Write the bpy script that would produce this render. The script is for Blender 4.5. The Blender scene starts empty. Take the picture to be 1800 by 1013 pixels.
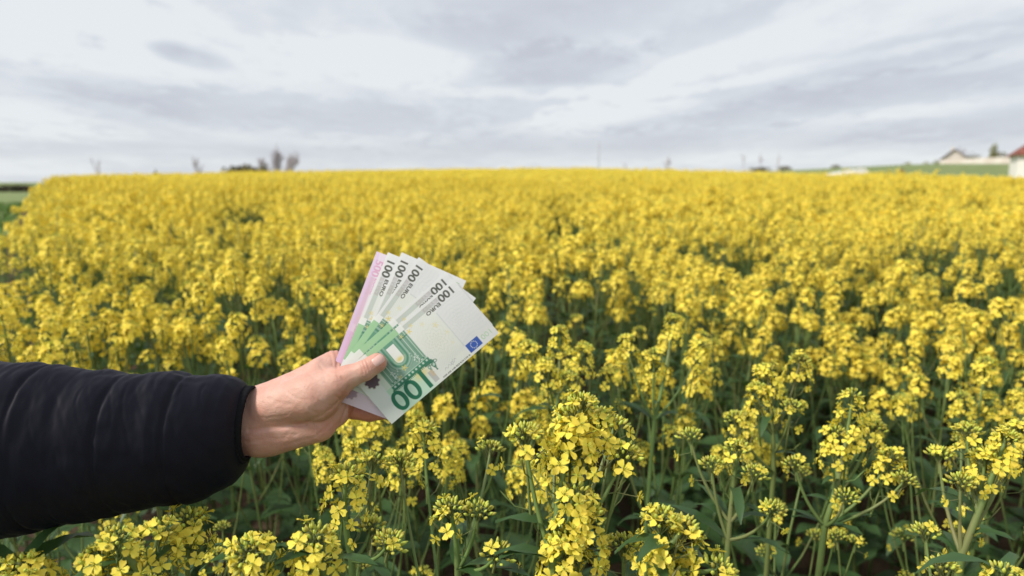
import bpy, math, random
import numpy as np
from mathutils import Vector, Matrix, noise as mnoise
R = math.radians
PI = math.pi
S = bpy.context.scene
COL = S.collection

# ------------------------------------------------------------------ camera
CAMZ = 1.65
PITCH = 8.83
FPX = 1200.0                      # focal length in pixels of the 1800 px wide photograph (24 mm on 36 mm)
cam_d = bpy.data.cameras.new('camera'); cam = bpy.data.objects.new('camera', cam_d); COL.objects.link(cam)
cam_d.sensor_width = 36; cam_d.lens = 24
cam_d.clip_start = 0.02; cam_d.clip_end = 9000
cam_d.dof.use_dof = True; cam_d.dof.focus_distance = 0.70; cam_d.dof.aperture_fstop = 4.5
cam.location = (0, 0, CAMZ); cam.rotation_euler = (R(90 - PITCH), 0, 0)
S.camera = cam
CM = Matrix.Translation((0, 0, CAMZ)) @ Matrix.Rotation(R(90 - PITCH), 4, 'X')
CMn = np.array(CM)

def P(px, py, d):
    """World point seen at photograph pixel (px, py) at depth d metres."""
    return CM @ Vector(((px - 900) / FPX * d, -(py - 506.5) / FPX * d, -d))

# ------------------------------------------------------------------ light
SUN_EL, SUN_AZ = 44.0, 246.0      # soft sun behind thin cloud, behind the photographer and to the left
w = bpy.data.worlds.new("World"); S.world = w; w.use_nodes = True
nt = w.node_tree; N = nt.nodes; L = nt.links; N.clear()
def nd(t, **k):
    n = N.new(t)
    for a, b in k.items(): setattr(n, a, b)
    return n
def mth(op, a, b=None, c=None, clamp=False):
    n = nd('ShaderNodeMath', operation=op, use_clamp=clamp)
    for i, x in enumerate((a, b, c)):
        if x is None: continue
        if isinstance(x, (int, float)): n.inputs[i].default_value = x
        else: L.new(x, n.inputs[i])
    return n.outputs[0]
out = nd('ShaderNodeOutputWorld')
sky = nd('ShaderNodeTexSky', sky_type='NISHITA', sun_disc=False)
sky.sun_elevation = R(SUN_EL); sky.sun_rotation = R(SUN_AZ)
bg1 = nd('ShaderNodeBackground'); L.new(sky.outputs[0], bg1.inputs[0]); bg1.inputs[1].default_value = 0.10
tc = nd('ShaderNodeTexCoord'); sep = nd('ShaderNodeSeparateXYZ'); L.new(tc.outputs['Generated'], sep.inputs[0])
dx, dy, dz = sep.outputs
az = mth('MULTIPLY', mth('ARCTAN2', dx, dy), 180 / PI)
el = mth('MULTIPLY', mth('ARCSINE', dz), 180 / PI)
den = mth('ADD', mth('MAXIMUM', dz, 0.0), 0.07)
ux, uy = mth('DIVIDE', dx, den), mth('DIVIDE', dy, den)
cmb = nd('ShaderNodeCombineXYZ'); L.new(ux, cmb.inputs[0]); L.new(uy, cmb.inputs[1])
def skynoise(scale, detail, rough, dist, sx, sy, loc):
    m_ = nd('ShaderNodeMapping', vector_type='POINT'); L.new(cmb.outputs[0], m_.inputs[0])
    m_.inputs['Rotation'].default_value = (0, 0, R(-16)); m_.inputs['Scale'].default_value = (sx, sy, 1); m_.inputs['Location'].default_value = (*loc, 0)
    n_ = nd('ShaderNodeTexNoise'); L.new(m_.outputs[0], n_.inputs['Vector'])
    n_.inputs['Scale'].default_value = scale; n_.inputs['Detail'].default_value = detail; n_.inputs['Roughness'].default_value = rough; n_.inputs['Distortion'].default_value = dist
    return mth('SUBTRACT', n_.outputs[0], 0.5)
wob = skynoise(1.0, 6, .55, .3, .62, .30, (3.1, 1.7))
wob2 = skynoise(1.0, 7, .62, .5, 2.6, 1.5, (7.7, 4.2))
wob3 = skynoise(1.0, 5, .6, .3, 6.5, 4.0, (1.7, 9.2))
def blob(a0, e0, ra, re, slant=0.0, soft=1.0, rag=1.0):
    a = mth('DIVIDE', mth('SUBTRACT', az, a0), ra)
    e_ = mth('SUBTRACT', mth('SUBTRACT', el, e0), mth('MULTIPLY', mth('SUBTRACT', az, a0), slant))
    e = mth('DIVIDE', e_, re)
    r2 = mth('SQRT', mth('ADD', mth('MULTIPLY', a, a), mth('MULTIPLY', e, e)))
    r2 = mth('ADD', r2, mth('ADD', mth('MULTIPLY', wob2, 2.6 * rag), mth('MULTIPLY', wob3, 1.6 * rag)))
    v = mth('DIVIDE', mth('SUBTRACT', 1.0 + soft * .5, r2), soft, clamp=True)
    return mth('MULTIPLY', mth('MULTIPLY', v, v), mth('SUBTRACT', 3.0, mth('MULTIPLY', v, 2.0)))
dens = mth('MULTIPLY_ADD', wob, 1.5, 0.22)
for (a0, e0, ra, re, sl, soft, am) in [
    (-17, 5.4, 14, 1.55, -0.03, 1.0, 0.62), (-24.6, 9.1, 2.4, 0.66, -0.17, 1.25, 0.75), (-25.6, 9.5, 1.1, 0.6, 0, 1.2, 0.3), (-28, 6.2, 5, 1.1, -0.05, 1.0, .3), (6, 13.4, 13, 2.6, 0.05, 1.1, 0.42), (3, 9.0, 6.5, 1.5, 0.06, 1.0, 0.6),
    (-3, 11.5, 5, 1.6, -0.1, 1.1, .3), (24, 6.0, 15, 1.15, 0.09, 0.9, 0.55), (31, 9.2, 9, 1.0, 0.15, 0.9, 0.42), (16, 11.6, 5, 1.2, 0.25, 1.0, .3), (14, 3.2, 20, 0.9, 0.02, 1.1, 0.38), (-27, 2.3, 14, 0.5, 0.0, 1.0, 0.3), (36, 4.0, 9, 1.0, .05, 1.0, .35)]:
    dens = mth('ADD', dens, mth('MULTIPLY', blob(a0, e0, ra, re, sl, soft), am))
for (a0, e0, ra, re, sl, soft, am) in [(-33, 11.0, 9, 3.0, 0, 1.2, 0.45), (-11, 9.6, 8, 1.4, -0.05, 1.1, 0.5), (14, 8.7, 8, 1.0, 0.3, 1.0, 0.65), (22, 8.2, 14, .4, 0.13, .9, .35), (9, 5.4, 8, 0.6, 0.10, 1.0, 0.45), (3, 7.2, 9, .5, -.02, 1.0, .4), (-36, 4.3, 6, 1.4, 0, 1.1, .3)]:
    dens = mth('SUBTRACT', dens, mth('MULTIPLY', blob(a0, e0, ra, re, sl, soft), am))
dens = mth('ADD', dens, mth('ADD', mth('MULTIPLY', wob2, 0.75), mth('MULTIPLY', wob3, 0.42)), clamp=True)
ramp = nd('ShaderNodeValToRGB'); L.new(dens, ramp.inputs[0])
cr = ramp.color_ramp
cr.elements[0].position = 0.0; cr.elements[0].color = (0.755, 0.79, 0.815, 1)
cr.elements[1].position = 1.0; cr.elements[1].color = (0.525, 0.55, 0.615, 1)
e = cr.elements.new(0.35); e.color = (0.65, 0.685, 0.735, 1)
bg2 = nd('ShaderNodeBackground'); L.new(ramp.outputs[0], bg2.inputs[0]); bg2.inputs[1].default_value = 1.0
mix = nd('ShaderNodeMixShader'); mix.inputs[0].default_value = 0.94
L.new(bg1.outputs[0], mix.inputs[1]); L.new(bg2.outputs[0], mix.inputs[2]); L.new(mix.outputs[0], out.inputs[0])

sun_d = bpy.data.lights.new('sun', 'SUN'); sun = bpy.data.objects.new('sun', sun_d); COL.objects.link(sun)
sun_d.energy = 3.7; sun_d.angle = R(12); sun_d.color = (1.0, 0.93, 0.82)
sd = Vector((math.sin(R(SUN_AZ)) * math.cos(R(SUN_EL)), math.cos(R(SUN_AZ)) * math.cos(R(SUN_EL)), math.sin(R(SUN_EL))))
sun.rotation_euler = (-sd).to_track_quat('-Z', 'Y').to_euler()

vs = S.view_settings; vs.view_transform = 'Standard'; vs.look = 'None'; vs.exposure = 0.12; vs.gamma = 1.0; vs.use_curve_mapping = False
S.render.engine = 'CYCLES'
try:
    S.cycles.use_denoising = True; S.cycles.denoiser = 'OPENIMAGEDENOISE'
except Exception: pass
S.cycles.max_bounces = 7; S.cycles.diffuse_bounces = 4; S.cycles.transmission_bounces = 4; S.cycles.glossy_bounces = 2
S.cycles.sample_clamp_indirect = 6

# ------------------------------------------------------------------ materials
def mat(name, col, rough=0.6, spec=0.3, trans=0.0, tcol=None, var=0.0, hue=0.0, bump=None, noise_mix=None, sss=0, island=False, sheen=0):
    m = bpy.data.materials.new(name); m.use_nodes = True
    t = m.node_tree; n = t.nodes; l = t.links
    b = n['Principled BSDF']; o = n['Material Output']
    b.inputs['Roughness'].default_value = rough
    b.inputs['Specular IOR Level'].default_value = spec
    src = None
    if noise_mix:
        c2, sc, lo, hi = noise_mix
        tx = n.new('ShaderNodeTexNoise'); tx.inputs['Scale'].default_value = sc; tx.inputs['Detail'].default_value = 5
        tcd = n.new('ShaderNodeTexCoord'); l.new(tcd.outputs['Object'], tx.inputs['Vector'])
        mr = n.new('ShaderNodeMapRange'); mr.inputs[1].default_value = lo; mr.inputs[2].default_value = hi; l.new(tx.outputs[0], mr.inputs[0])
        mx = n.new('ShaderNodeMix'); mx.data_type = 'RGBA'; l.new(mr.outputs[0], mx.inputs[0])
        mx.inputs[6].default_value = (*col, 1); mx.inputs[7].default_value = (*c2, 1); src = mx.outputs[2]
    if var or hue:
        hs = n.new('ShaderNodeHueSaturation'); hs.inputs['Color'].default_value = (*col, 1)
        if src: l.new(src, hs.inputs['Color'])
        if island: g = n.new('ShaderNodeNewGeometry'); r = g.outputs['Random Per Island']
        else: g = n.new('ShaderNodeObjectInfo'); r = g.outputs['Random']
        a = n.new('ShaderNodeMapRange'); a.inputs[3].default_value = 1 - var; a.inputs[4].default_value = 1 + var; l.new(r, a.inputs[0]); l.new(a.outputs[0], hs.inputs['Value'])
        h = n.new('ShaderNodeMapRange'); h.inputs[3].default_value = 0.5 - hue; h.inputs[4].default_value = 0.5 + hue; l.new(r, h.inputs[0]); l.new(h.outputs[0], hs.inputs['Hue'])
        src = hs.outputs[0]
    if src: l.new(src, b.inputs['Base Color'])
    else: b.inputs['Base Color'].default_value = (*col, 1)
    if sss:
        b.inputs['Subsurface Weight'].default_value = sss; b.inputs['Subsurface Radius'].default_value = (1, .35, .2); b.inputs['Subsurface Scale'].default_value = 0.004
    if sheen:
        b.inputs['Sheen Weight'].default_value = sheen; b.inputs['Sheen Roughness'].default_value = 0.4; b.inputs['Sheen Tint'].default_value = (0.7, 0.7, 1, 1)
    if bump:
        sc, st, dist = bump
        tx = n.new('ShaderNodeTexNoise'); tx.inputs['Scale'].default_value = sc; tx.inputs['Detail'].default_value = 6
        tcd = n.new('ShaderNodeTexCoord'); l.new(tcd.outputs['Object'], tx.inputs['Vector'])
        bp = n.new('ShaderNodeBump'); bp.inputs['Strength'].default_value = st; bp.inputs['Distance'].default_value = dist
        l.new(tx.outputs[0], bp.inputs['Height']); l.new(bp.outputs[0], b.inputs['Normal'])
    if trans:
        tr = n.new('ShaderNodeBsdfTranslucent')
        if tcol: tr.inputs[0].default_value = (*tcol, 1)
        elif src: l.new(src, tr.inputs[0])
        else: tr.inputs[0].default_value = (*col, 1)
        mxs = n.new('ShaderNodeMixShader'); mxs.inputs[0].default_value = trans
        l.new(b.outputs[0], mxs.inputs[1]); l.new(tr.outputs[0], mxs.inputs[2]); l.new(mxs.outputs[0], o.inputs[0])
    return m
M = {}
M['petal'] = mat('petal', (0.93, 0.76, 0.11), 0.55, 0.2, trans=0.34, tcol=(0.96, 0.79, 0.10), var=0.08, hue=0.010, island=True)
M['bud'] = mat('bud', (0.46, 0.46, 0.075), 0.5, 0.3, var=0.25, hue=0.03, island=True)
M['stem'] = mat('stem', (0.135, 0.19, 0.058), 0.5, 0.3, var=0.2, hue=0.02, noise_mix=((0.22, 0.19, 0.09), 9, 0.52, 0.75))
M['leaf'] = mat('leaf', (0.044, 0.092, 0.030), 0.45, 0.4, trans=0.2, tcol=(0.10, 0.19, 0.03), var=0.3, hue=0.02, island=True)
M['pod'] = mat('pod', (0.16, 0.24, 0.06), 0.5, 0.3)
M['soil'] = mat('soil', (0.085, 0.058, 0.04), 0.95, 0.1, noise_mix=((0.05, 0.035, 0.024), 3, 0.35, 0.7), bump=(25, 0.6, 0.03))

# ------------------------------------------------------------------ helpers
def tag(o, label=None, cat=None, group=None, kind=None):
    if label: o['label'] = label
    if cat: o['category'] = cat
    if group: o['group'] = group
    if kind: o['kind'] = kind
    return o
def link(name, data, parent=None):
    o = bpy.data.objects.new(name, data); COL.objects.link(o)
    if parent is not None: o.parent = parent
    return o
def empty(name, loc=(0, 0, 0), rz=0):
    o = link(name, None); o.location = loc; o.rotation_euler = (0, 0, rz); o.empty_display_size = 0.05
    return o

class MB:
    def __init__(s): s.v = []; s.f = []; s.m = []
    def quadgrid(s, pts, nu, nv, mi=0, closed=False):
        b = len(s.v); s.v.extend(pts)
        for i in range(nu - 1):
            for j in range(nv if closed else nv - 1):
                k = (j + 1) % nv
                s.f.append((b + i * nv + j, b + i * nv + k, b + (i + 1) * nv + k, b + (i + 1) * nv + j)); s.m.append(mi)
        return b
    def poly(s, pts, mi=0):
        b = len(s.v); s.v.extend([tuple(p) for p in pts]); s.f.append(tuple(range(b, b + len(pts)))); s.m.append(mi)
    def tube(s, path, radii, sides=6, mi=0, cap=True):
        path = [Vector(p) for p in path]; n = len(path); pts = []
        up = Vector((0.13, 0.97, 0.2))
        for i, p in enumerate(path):
            t = (path[min(i + 1, n - 1)] - path[max(i - 1, 0)])
            t = t.normalized() if t.length > 1e-9 else Vector((0, 0, 1))
            a = t.cross(up)
            if a.length < 1e-3: a = t.cross(Vector((1, 0, 0)))
            a.normalize(); b = t.cross(a)
            for k in range(sides):
                th = 2 * PI * k / sides
                pts.append(tuple(p + (a * math.cos(th) + b * math.sin(th)) * radii[i]))
        b0 = s.quadgrid(pts, n, sides, mi, True)
        if cap:
            s.f.append(tuple(range(b0 + sides - 1, b0 - 1, -1))); s.m.append(mi)
            e = b0 + (n - 1) * sides; s.f.append(tuple(range(e, e + sides))); s.m.append(mi)
    def box(s, c, d, mi=0, rz=0):
        cx, cy, cz = c; a, b_, h = d[0] / 2, d[1] / 2, d[2] / 2
        b = len(s.v); cs, sn = math.cos(rz), math.sin(rz)
        for z in (-h, h):
            for x, y in ((-a, -b_), (a, -b_), (a, b_), (-a, b_)): s.v.append((cx + x * cs - y * sn, cy + x * sn + y * cs, cz + z))
        for q in ((3, 2, 1, 0), (4, 5, 6, 7), (0, 1, 5, 4), (1, 2, 6, 5), (2, 3, 7, 6), (3, 0, 4, 7)):
            s.f.append(tuple(b + i for i in q)); s.m.append(mi)
    def add(s, o, Mx):
        b = len(s.v)
        if not o.v: return
        A = np.array(o.v) @ np.array(Mx.to_3x3()).T + np.array(Mx.translation)
        s.v.extend(map(tuple, A)); s.f.extend([tuple(i + b for i in f) for f in o.f]); s.m.extend(o.m)
    def mesh(s, name, mats, smooth=True):
        me = bpy.data.meshes.new(name); me.from_pydata([tuple(p) for p in s.v], [], s.f)
        for q in mats: me.materials.append(q)
        if len(mats) > 1: me.polygons.foreach_set('material_index', s.m)
        if smooth: me.polygons.foreach_set('use_smooth', [True] * len(s.f))
        me.update(); return me
def frame(pos, zdir, spin=0.0, sc=1.0):
    z = Vector(zdir).normalized(); a = Vector((0, 0, 1)) if abs(z.z) < 0.95 else Vector((0, 1, 0))
    x = a.cross(z).normalized(); y = z.cross(x)
    m = Matrix((x, y, z)).transposed().to_4x4() @ Matrix.Rotation(spin, 4, 'Z') @ Matrix.Scale(sc, 4)
    m.translation = Vector(pos); return m

# ------------------------------------------------------------------ terrain
def sstep(a, b, x):
    t = np.clip((x - a) / (b - a), 0, 1); return t * t * (3 - 2 * t)
def ground(x, y):
    x = np.asarray(x, float); y = np.asarray(y, float)
    yy = np.maximum(y, 0)
    ramp = np.where(yy < 50, yy, 50 + (yy - 50) - (yy - 50) ** 2 / 80)
    ramp = np.where(yy > 90, 70 * np.exp(-((yy - 90) / 70) ** 2), ramp)
    b = np.where(x < 4, np.exp(-((x - 4) / 40.0) ** 2), .27 + .73 * np.exp(-((np.maximum(x, 4) - 4) / 17.0) ** 2))
    k = 0.0237 * ramp * b
    hill = 5.7 * sstep(20, 100, x) * sstep(75, 165, y)
    und = 0.05 * np.sin(x * 0.7 + 1.3) * np.sin(y * 0.45 + 0.4) * np.clip(np.hypot(x, y) / 6, 0, 1)
    return k + hill + und
def gz(x, y): return float(ground(x, y))
def edge_x(y): return -0.42 - 0.642 * y

rr = np.concatenate([np.linspace(0, 10, 12), np.geomspace(11, 3500, 70)])
na = 160
V = [(0, 0, gz(0, 0))]; F = []
for r in rr[1:]:
    a = np.linspace(0, 2 * PI, na, endpoint=False)
    xs, ys = r * np.cos(a), r * np.sin(a); zs = ground(xs, ys)
    V += list(zip(xs, ys, zs))
for j in range(na): F.append((0, 1 + j, 1 + (j + 1) % na))
for i in range(len(rr) - 2):
    for j in range(na):
        a = 1 + i * na + j; b = 1 + i * na + (j + 1) % na
        F.append((a, a + na, b + na, b))
me = bpy.data.meshes.new('ground'); me.from_pydata(V, [], F); me.polygons.foreach_set('use_smooth', [True] * len(F))
me.materials.append(mat('meadow_turf', (0.16, 0.205, 0.08), 0.9, 0.1, noise_mix=((0.21, 0.25, 0.115), 0.35, 0.35, 0.7), bump=(6, 0.5, 0.08)))
tag(link('ground', me), kind='structure')
# soil sheet under the crop, with a bare dirt strip along the left edge
mb = MB(); ys = np.concatenate([np.linspace(-3, 12, 24), np.linspace(14, 84, 30)])
for y in ys:
    lo = edge_x(y) - 0.75 - 0.03 * max(y, 0); hi = 4 + max(y, 0) * 1.1
    for t in np.linspace(0, 1, 24):
        x = lo + (hi - lo) * t ** 1.4
        mb.v.append((x, y, gz(x, y) + 0.012))
n = len(ys)
for i in range(n - 1):
    for j in range(23): mb.f.append((i * 24 + j, i * 24 + j + 1, (i + 1) * 24 + j + 1, (i + 1) * 24 + j)); mb.m.append(0)
tag(link('field_soil', mb.mesh('field_soil', [M['soil']])), kind='structure')

# meadow grass tufts beside the crop
rg = random.Random(5); mb = MB()
for i in range(2600):
    y = 2 + 34 * rg.random() ** 1.3; x = edge_x(y) - 0.75 - 0.03 * y - rg.random() ** 1.2 * (1.5 + 0.35 * y)
    z = gz(x, y); s = 0.10 + 0.12 * rg.random()
    for k in range(3):
        a = rg.random() * 2 * PI; d = Vector((math.cos(a), math.sin(a), 0)); q = Vector((-d.y, d.x, 0)) * 0.012 * (1 + y / 12)
        p = Vector((x, y, z)) + d * 0.04; mid = p + d * s * 0.25 + Vector((0, 0, s * 0.7)); tip = p + d * s * 0.7 + Vector((0, 0, s))
        b = len(mb.v); mb.v += [tuple(p - q), tuple(p + q), tuple(mid + q * .7), tuple(mid - q * .7), tuple(tip)]
        mb.f += [(b, b + 1, b + 2, b + 3), (b + 3, b + 2, b + 4)]; mb.m += [0, 0]
tag(link('meadow_grass', mb.mesh('meadow_grass', [mat('grass_blade', (0.115, 0.20, 0.045), 0.6, 0.2, trans=0.2, var=0.25, hue=0.02, island=True)])), kind='stuff')

# ------------------------------------------------------------------ far things
def at(px, d):
    p = P(px, 320, d); return p.x, p.y
def ztop(px, py, d): return P(px, py, d).z
M['bark'] = mat('bark', (0.42, 0.37, 0.38), 0.9, 0.1)
M['twig'] = mat('twig', (0.52, 0.47, 0.50), 0.9, 0.1)
M['bush_a'] = mat('bush_leaf', (0.13, 0.115, 0.06), 0.8, 0.1, var=0.35, hue=0.02, island=True)
M['bush_g'] = mat('bush_leaf_green', (0.25, 0.25, 0.09), 0.8, 0.1, var=0.3, hue=0.02, island=True)
M['bush_r'] = mat('bush_leaf_russet', (0.24, 0.075, 0.04), 0.8, 0.1, var=0.3, island=True)
M['hedge'] = mat('hedge_leaf', (0.06, 0.05, 0.035), 0.8, 0.1, var=0.35, island=True)
def bare_tree(px, ptop, d, width, label, seed, group=None, name='bare_tree', lean=0.0, dense=1.0):
    rg = random.Random(seed); x, y = at(px, d); z0 = gz(x, y) - 0.1
    H = max(ztop(px, ptop, d) - z0, 1.5)
    root = empty(name, (x, y, z0)); tag(root, label, 'tree', group)
    tr = MB(); cr_ = MB(); r0 = 0.014 * H ** 0.9
    def grow(p, dr, ln, r, lev):
        n = 4; path = [p]; q = Vector(p); dd = Vector(dr)
        for i in range(n):
            dd = (dd + Vector((rg.gauss(0, .10), rg.gauss(0, .10), 0.06))).normalized(); q = q + dd * ln / n; path.append(q.copy())
        (tr if lev == 0 else cr_).tube(path, [r * (1 - 0.6 * i / n) for i in range(n + 1)], 5 if lev < 2 else 3, 0, lev < 1)
        if lev < 4:
            for c in range(int((11 if lev == 0 else 5) * dense + rg.random())):
                t = rg.uniform(0.3 if lev else 0.12, 1.0); k = min(int(t * n), n - 1); pp = path[k].lerp(path[k + 1], t * n - k)
                a = rg.random() * 2 * PI; sp = rg.uniform(0.35, 0.8) * width
                nd_ = (dd + Vector((math.cos(a) * sp, math.sin(a) * sp, 0.25))).normalized()
                grow(pp, nd_, ln * rg.uniform(0.42, 0.62), max(r * 0.5, 0.010), lev + 1)
    grow(Vector((0, 0, 0)), Vector((lean, 0, 1)), H * 0.62, r0, 0)
    link('trunk', tr.mesh('trunk', [M['bark']]), root); link('crown', cr_.mesh('crown', [M['twig']]), root)
    return root
def leafy(mb, c, rad, n, s, rg, mi=0):
    for i in range(n):
        v = Vector((rg.gauss(0, 1), rg.gauss(0, 1), rg.gauss(0, 1))).normalized() * rg.random() ** 0.45
        v += Vector((0.18 * math.sin(9 * v.y), 0.18 * math.sin(8 * v.z), 0.12 * math.sin(7 * v.x)))
        p = Vector((c[0] + v.x * rad[0], c[1] + v.y * rad[1], c[2] + v.z * rad[2]))
        a = Vector((rg.gauss(0, 1), rg.gauss(0, 1), rg.gauss(0, 1))).normalized(); b = a.orthogonal().normalized() * s * rg.uniform(.6, 1.2); a = a * s * rg.uniform(.6, 1.2)
        mb.poly([p - a - b * .6, p + a - b * .5, p + a * .8 + b * .6, p - a * .7 + b * .6], mi)
def bush(px, ptop, d, wpx, label, seed, material, group=None, name='bush', h=None, n=500, base_px=None):
    rg = random.Random(seed); x, y = at(px, d); z0 = gz(x, y)
    zt = ztop(px, ptop, d); H = max(zt - z0, 0.8); W = wpx / FPX * d
    root = empty(name, (x, y, z0)); tag(root, label, 'bush' if name != 'evergreen_tree' else 'tree', group)
    fo = MB(); st = MB()
    hh = h or H * 0.5
    leafy(fo, (0, 0, H - hh), (W / 2, W / 2.4, hh), n, 0.05 * (W + H) * 0.5, rg)
    for k in range(3 if name != 'evergreen_tree' else 1):
        st.tube([(rg.gauss(0, W * .03), 0, -.1), (rg.gauss(0, W * .12), rg.gauss(0, W * .1), H * .45), (rg.gauss(0, W * .15), 0, H * .8)], [H * .02, H * .014, H * .006], 5)
    link('crown' if name == 'evergreen_tree' else 'foliage', fo.mesh('foliage', [material], False), root)
    link('trunk' if name == 'evergreen_tree' else 'stem', st.mesh('stems', [M['bark']]), root)
    return root

g_ = 'bare trees along the skyline'
bare_tree(172, 266, 210, 0.35, 'thin leaning bare tree standing alone above the left end of the yellow field', 3, g_, lean=-0.10, dense=.7)
bare_tree(346, 283, 190, 0.5, 'short wispy bare tree to the left of the long dark bush', 4, g_)
bare_tree(466, 279, 185, 1.1, 'low spreading grey bare tree just behind the right end of the dark bush', 6, g_, dense=1.3)
bare_tree(489, 267, 185, 1.0, 'tall grey bare tree with a straight crown beside the dark bush', 7, g_, dense=1.4)
bare_tree(506, 268, 190, 1.0, 'tall grey bare tree, rightmost of the clump beyond the field on the left', 8, g_, dense=1.4)
bare_tree(1172, 280, 260, 0.6, 'small bare tree right of the thin mast', 9, g_)
bare_tree(1100, 289, 260, 0.6, 'tiny bare tree top just right of the thin mast', 12, g_)
bare_tree(1306, 270, 280, 0.45, 'bare tree standing alone, leftmost of three on the right skyline', 10, g_, dense=.65)
bare_tree(1336, 274, 280, 0.45, 'bare tree in the middle of three on the right skyline', 11, g_, dense=.8)
bare_tree(1367, 269, 280, 0.45, 'bare tree above a brown bush, rightmost of three on the right skyline', 13, g_, dense=.65)
bare_tree(1688, 263, 215, 0.8, 'bare brown tree growing behind the small gabled house', 14, g_)
g_ = 'bushes along the skyline'
bush(430, 290, 175, 74, 'long dark olive bush on the left skyline beyond the field', 20, M['bush_a'], g_, n=900)
bush(462, 290, 176, 34, 'dark bush at the foot of the bare tree clump', 21, M['bush_a'], g_)
bush(274, 300, 130, 12, 'tiny dark bush alone on the left skyline', 22, M['bush_a'], g_)
bush(1335, 294, 265, 40, 'brownish low bush under the middle bare tree on the right', 23, M['bush_a'], g_)
bush(1378, 292, 262, 26, 'olive bush under the rightmost of three bare trees', 24, M['bush_a'], g_)
bush(1467, 289, 235, 18, 'russet brown bush at the left end of the green slope', 25, M['bush_a'], g_)
bush(1592, 284, 220, 16, 'olive bush on the ridge of the green slope', 26, M['bush_g'], g_)
bush(1625, 284, 218, 14, 'olive bush midway along the ridge of the green slope', 27, M['bush_g'], g_)
bush(1643, 281, 216, 14, 'round green bush at the left end of the pale boundary wall', 28, M['bush_g'], g_)
bush(1584, 297, 120, 12, 'small russet bush at the far edge of the yellow field', 29, M['bush_r'], g_)
bush(1700, 270, 213, 40, 'dark brown bush behind the boundary wall beside the gabled house', 30, M['bush_a'], g_)
bush(1752, 266, 214, 40, 'brown bush behind the wall to the left of the red roof', 31, M['bush_a'], g_)
bush(1741, 252, 205, 13, 'slender yellow green tree standing behind the pale wall', 32, M['bush_g'], 'leafy trees behind the wall', name='evergreen_tree', n=700)
# far left hedge
mb = MB(); rg = random.Random(40); x0, y0 = at(-160, 118); x1, y1 = at(52, 112)
for i in range(26):
    t = i / 25; x = x0 + (x1 - x0) * t; y = y0 + (y1 - y0) * t
    leafy(mb, (x, y, gz(x, y) + 0.5), (1.3, 0.8, 0.75), 110, 0.16, rg)
hd = empty('hedge', ((x0 + x1) / 2, (y0 + y1) / 2, 0)); tag(hd, 'low dark hedge along the far side of the green meadow on the left', 'hedge')
o = link('foliage', mb.mesh('foliage', [M['hedge']], False), hd); o.matrix_parent_inverse = Matrix.Translation(-hd.location)

# thin mast
M['steel'] = mat('galvanised_steel', (0.42, 0.43, 0.46), 0.5, 0.5)
x, y = at(1052, 320); z0 = gz(x, y); H = ztop(1052, 250, 320) - z0
mr = empty('radio_mast', (x, y, z0)); tag(mr, 'tall thin grey lattice mast rising on the skyline right of centre', 'mast')
legs = [Vector((0.42 * math.cos(a), 0.42 * math.sin(a), 0)) for a in (0.3, 2.39, 4.49)]
for q in legs:
    m_ = MB(); m_.tube([q, q * 0.7 + Vector((0, 0, H))], [0.07, 0.05], 5); link('leg', m_.mesh('mast_leg', [M['steel']]), mr)
m_ = MB(); k = 0
for i in range(26):
    za, zb = H * i / 26, H * (i + 1) / 26
    for j in range(3):
        fa, fb = 1 - 0.3 * i / 26, 1 - 0.3 * (i + 1) / 26
        m_.tube([legs[j] * fa + Vector((0, 0, za)), legs[(j + 1) % 3] * fb + Vector((0, 0, zb))], [0.03, 0.03], 3, 0, False)
link('bracing', m_.mesh('mast_bracing', [M['steel']]), mr)

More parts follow.
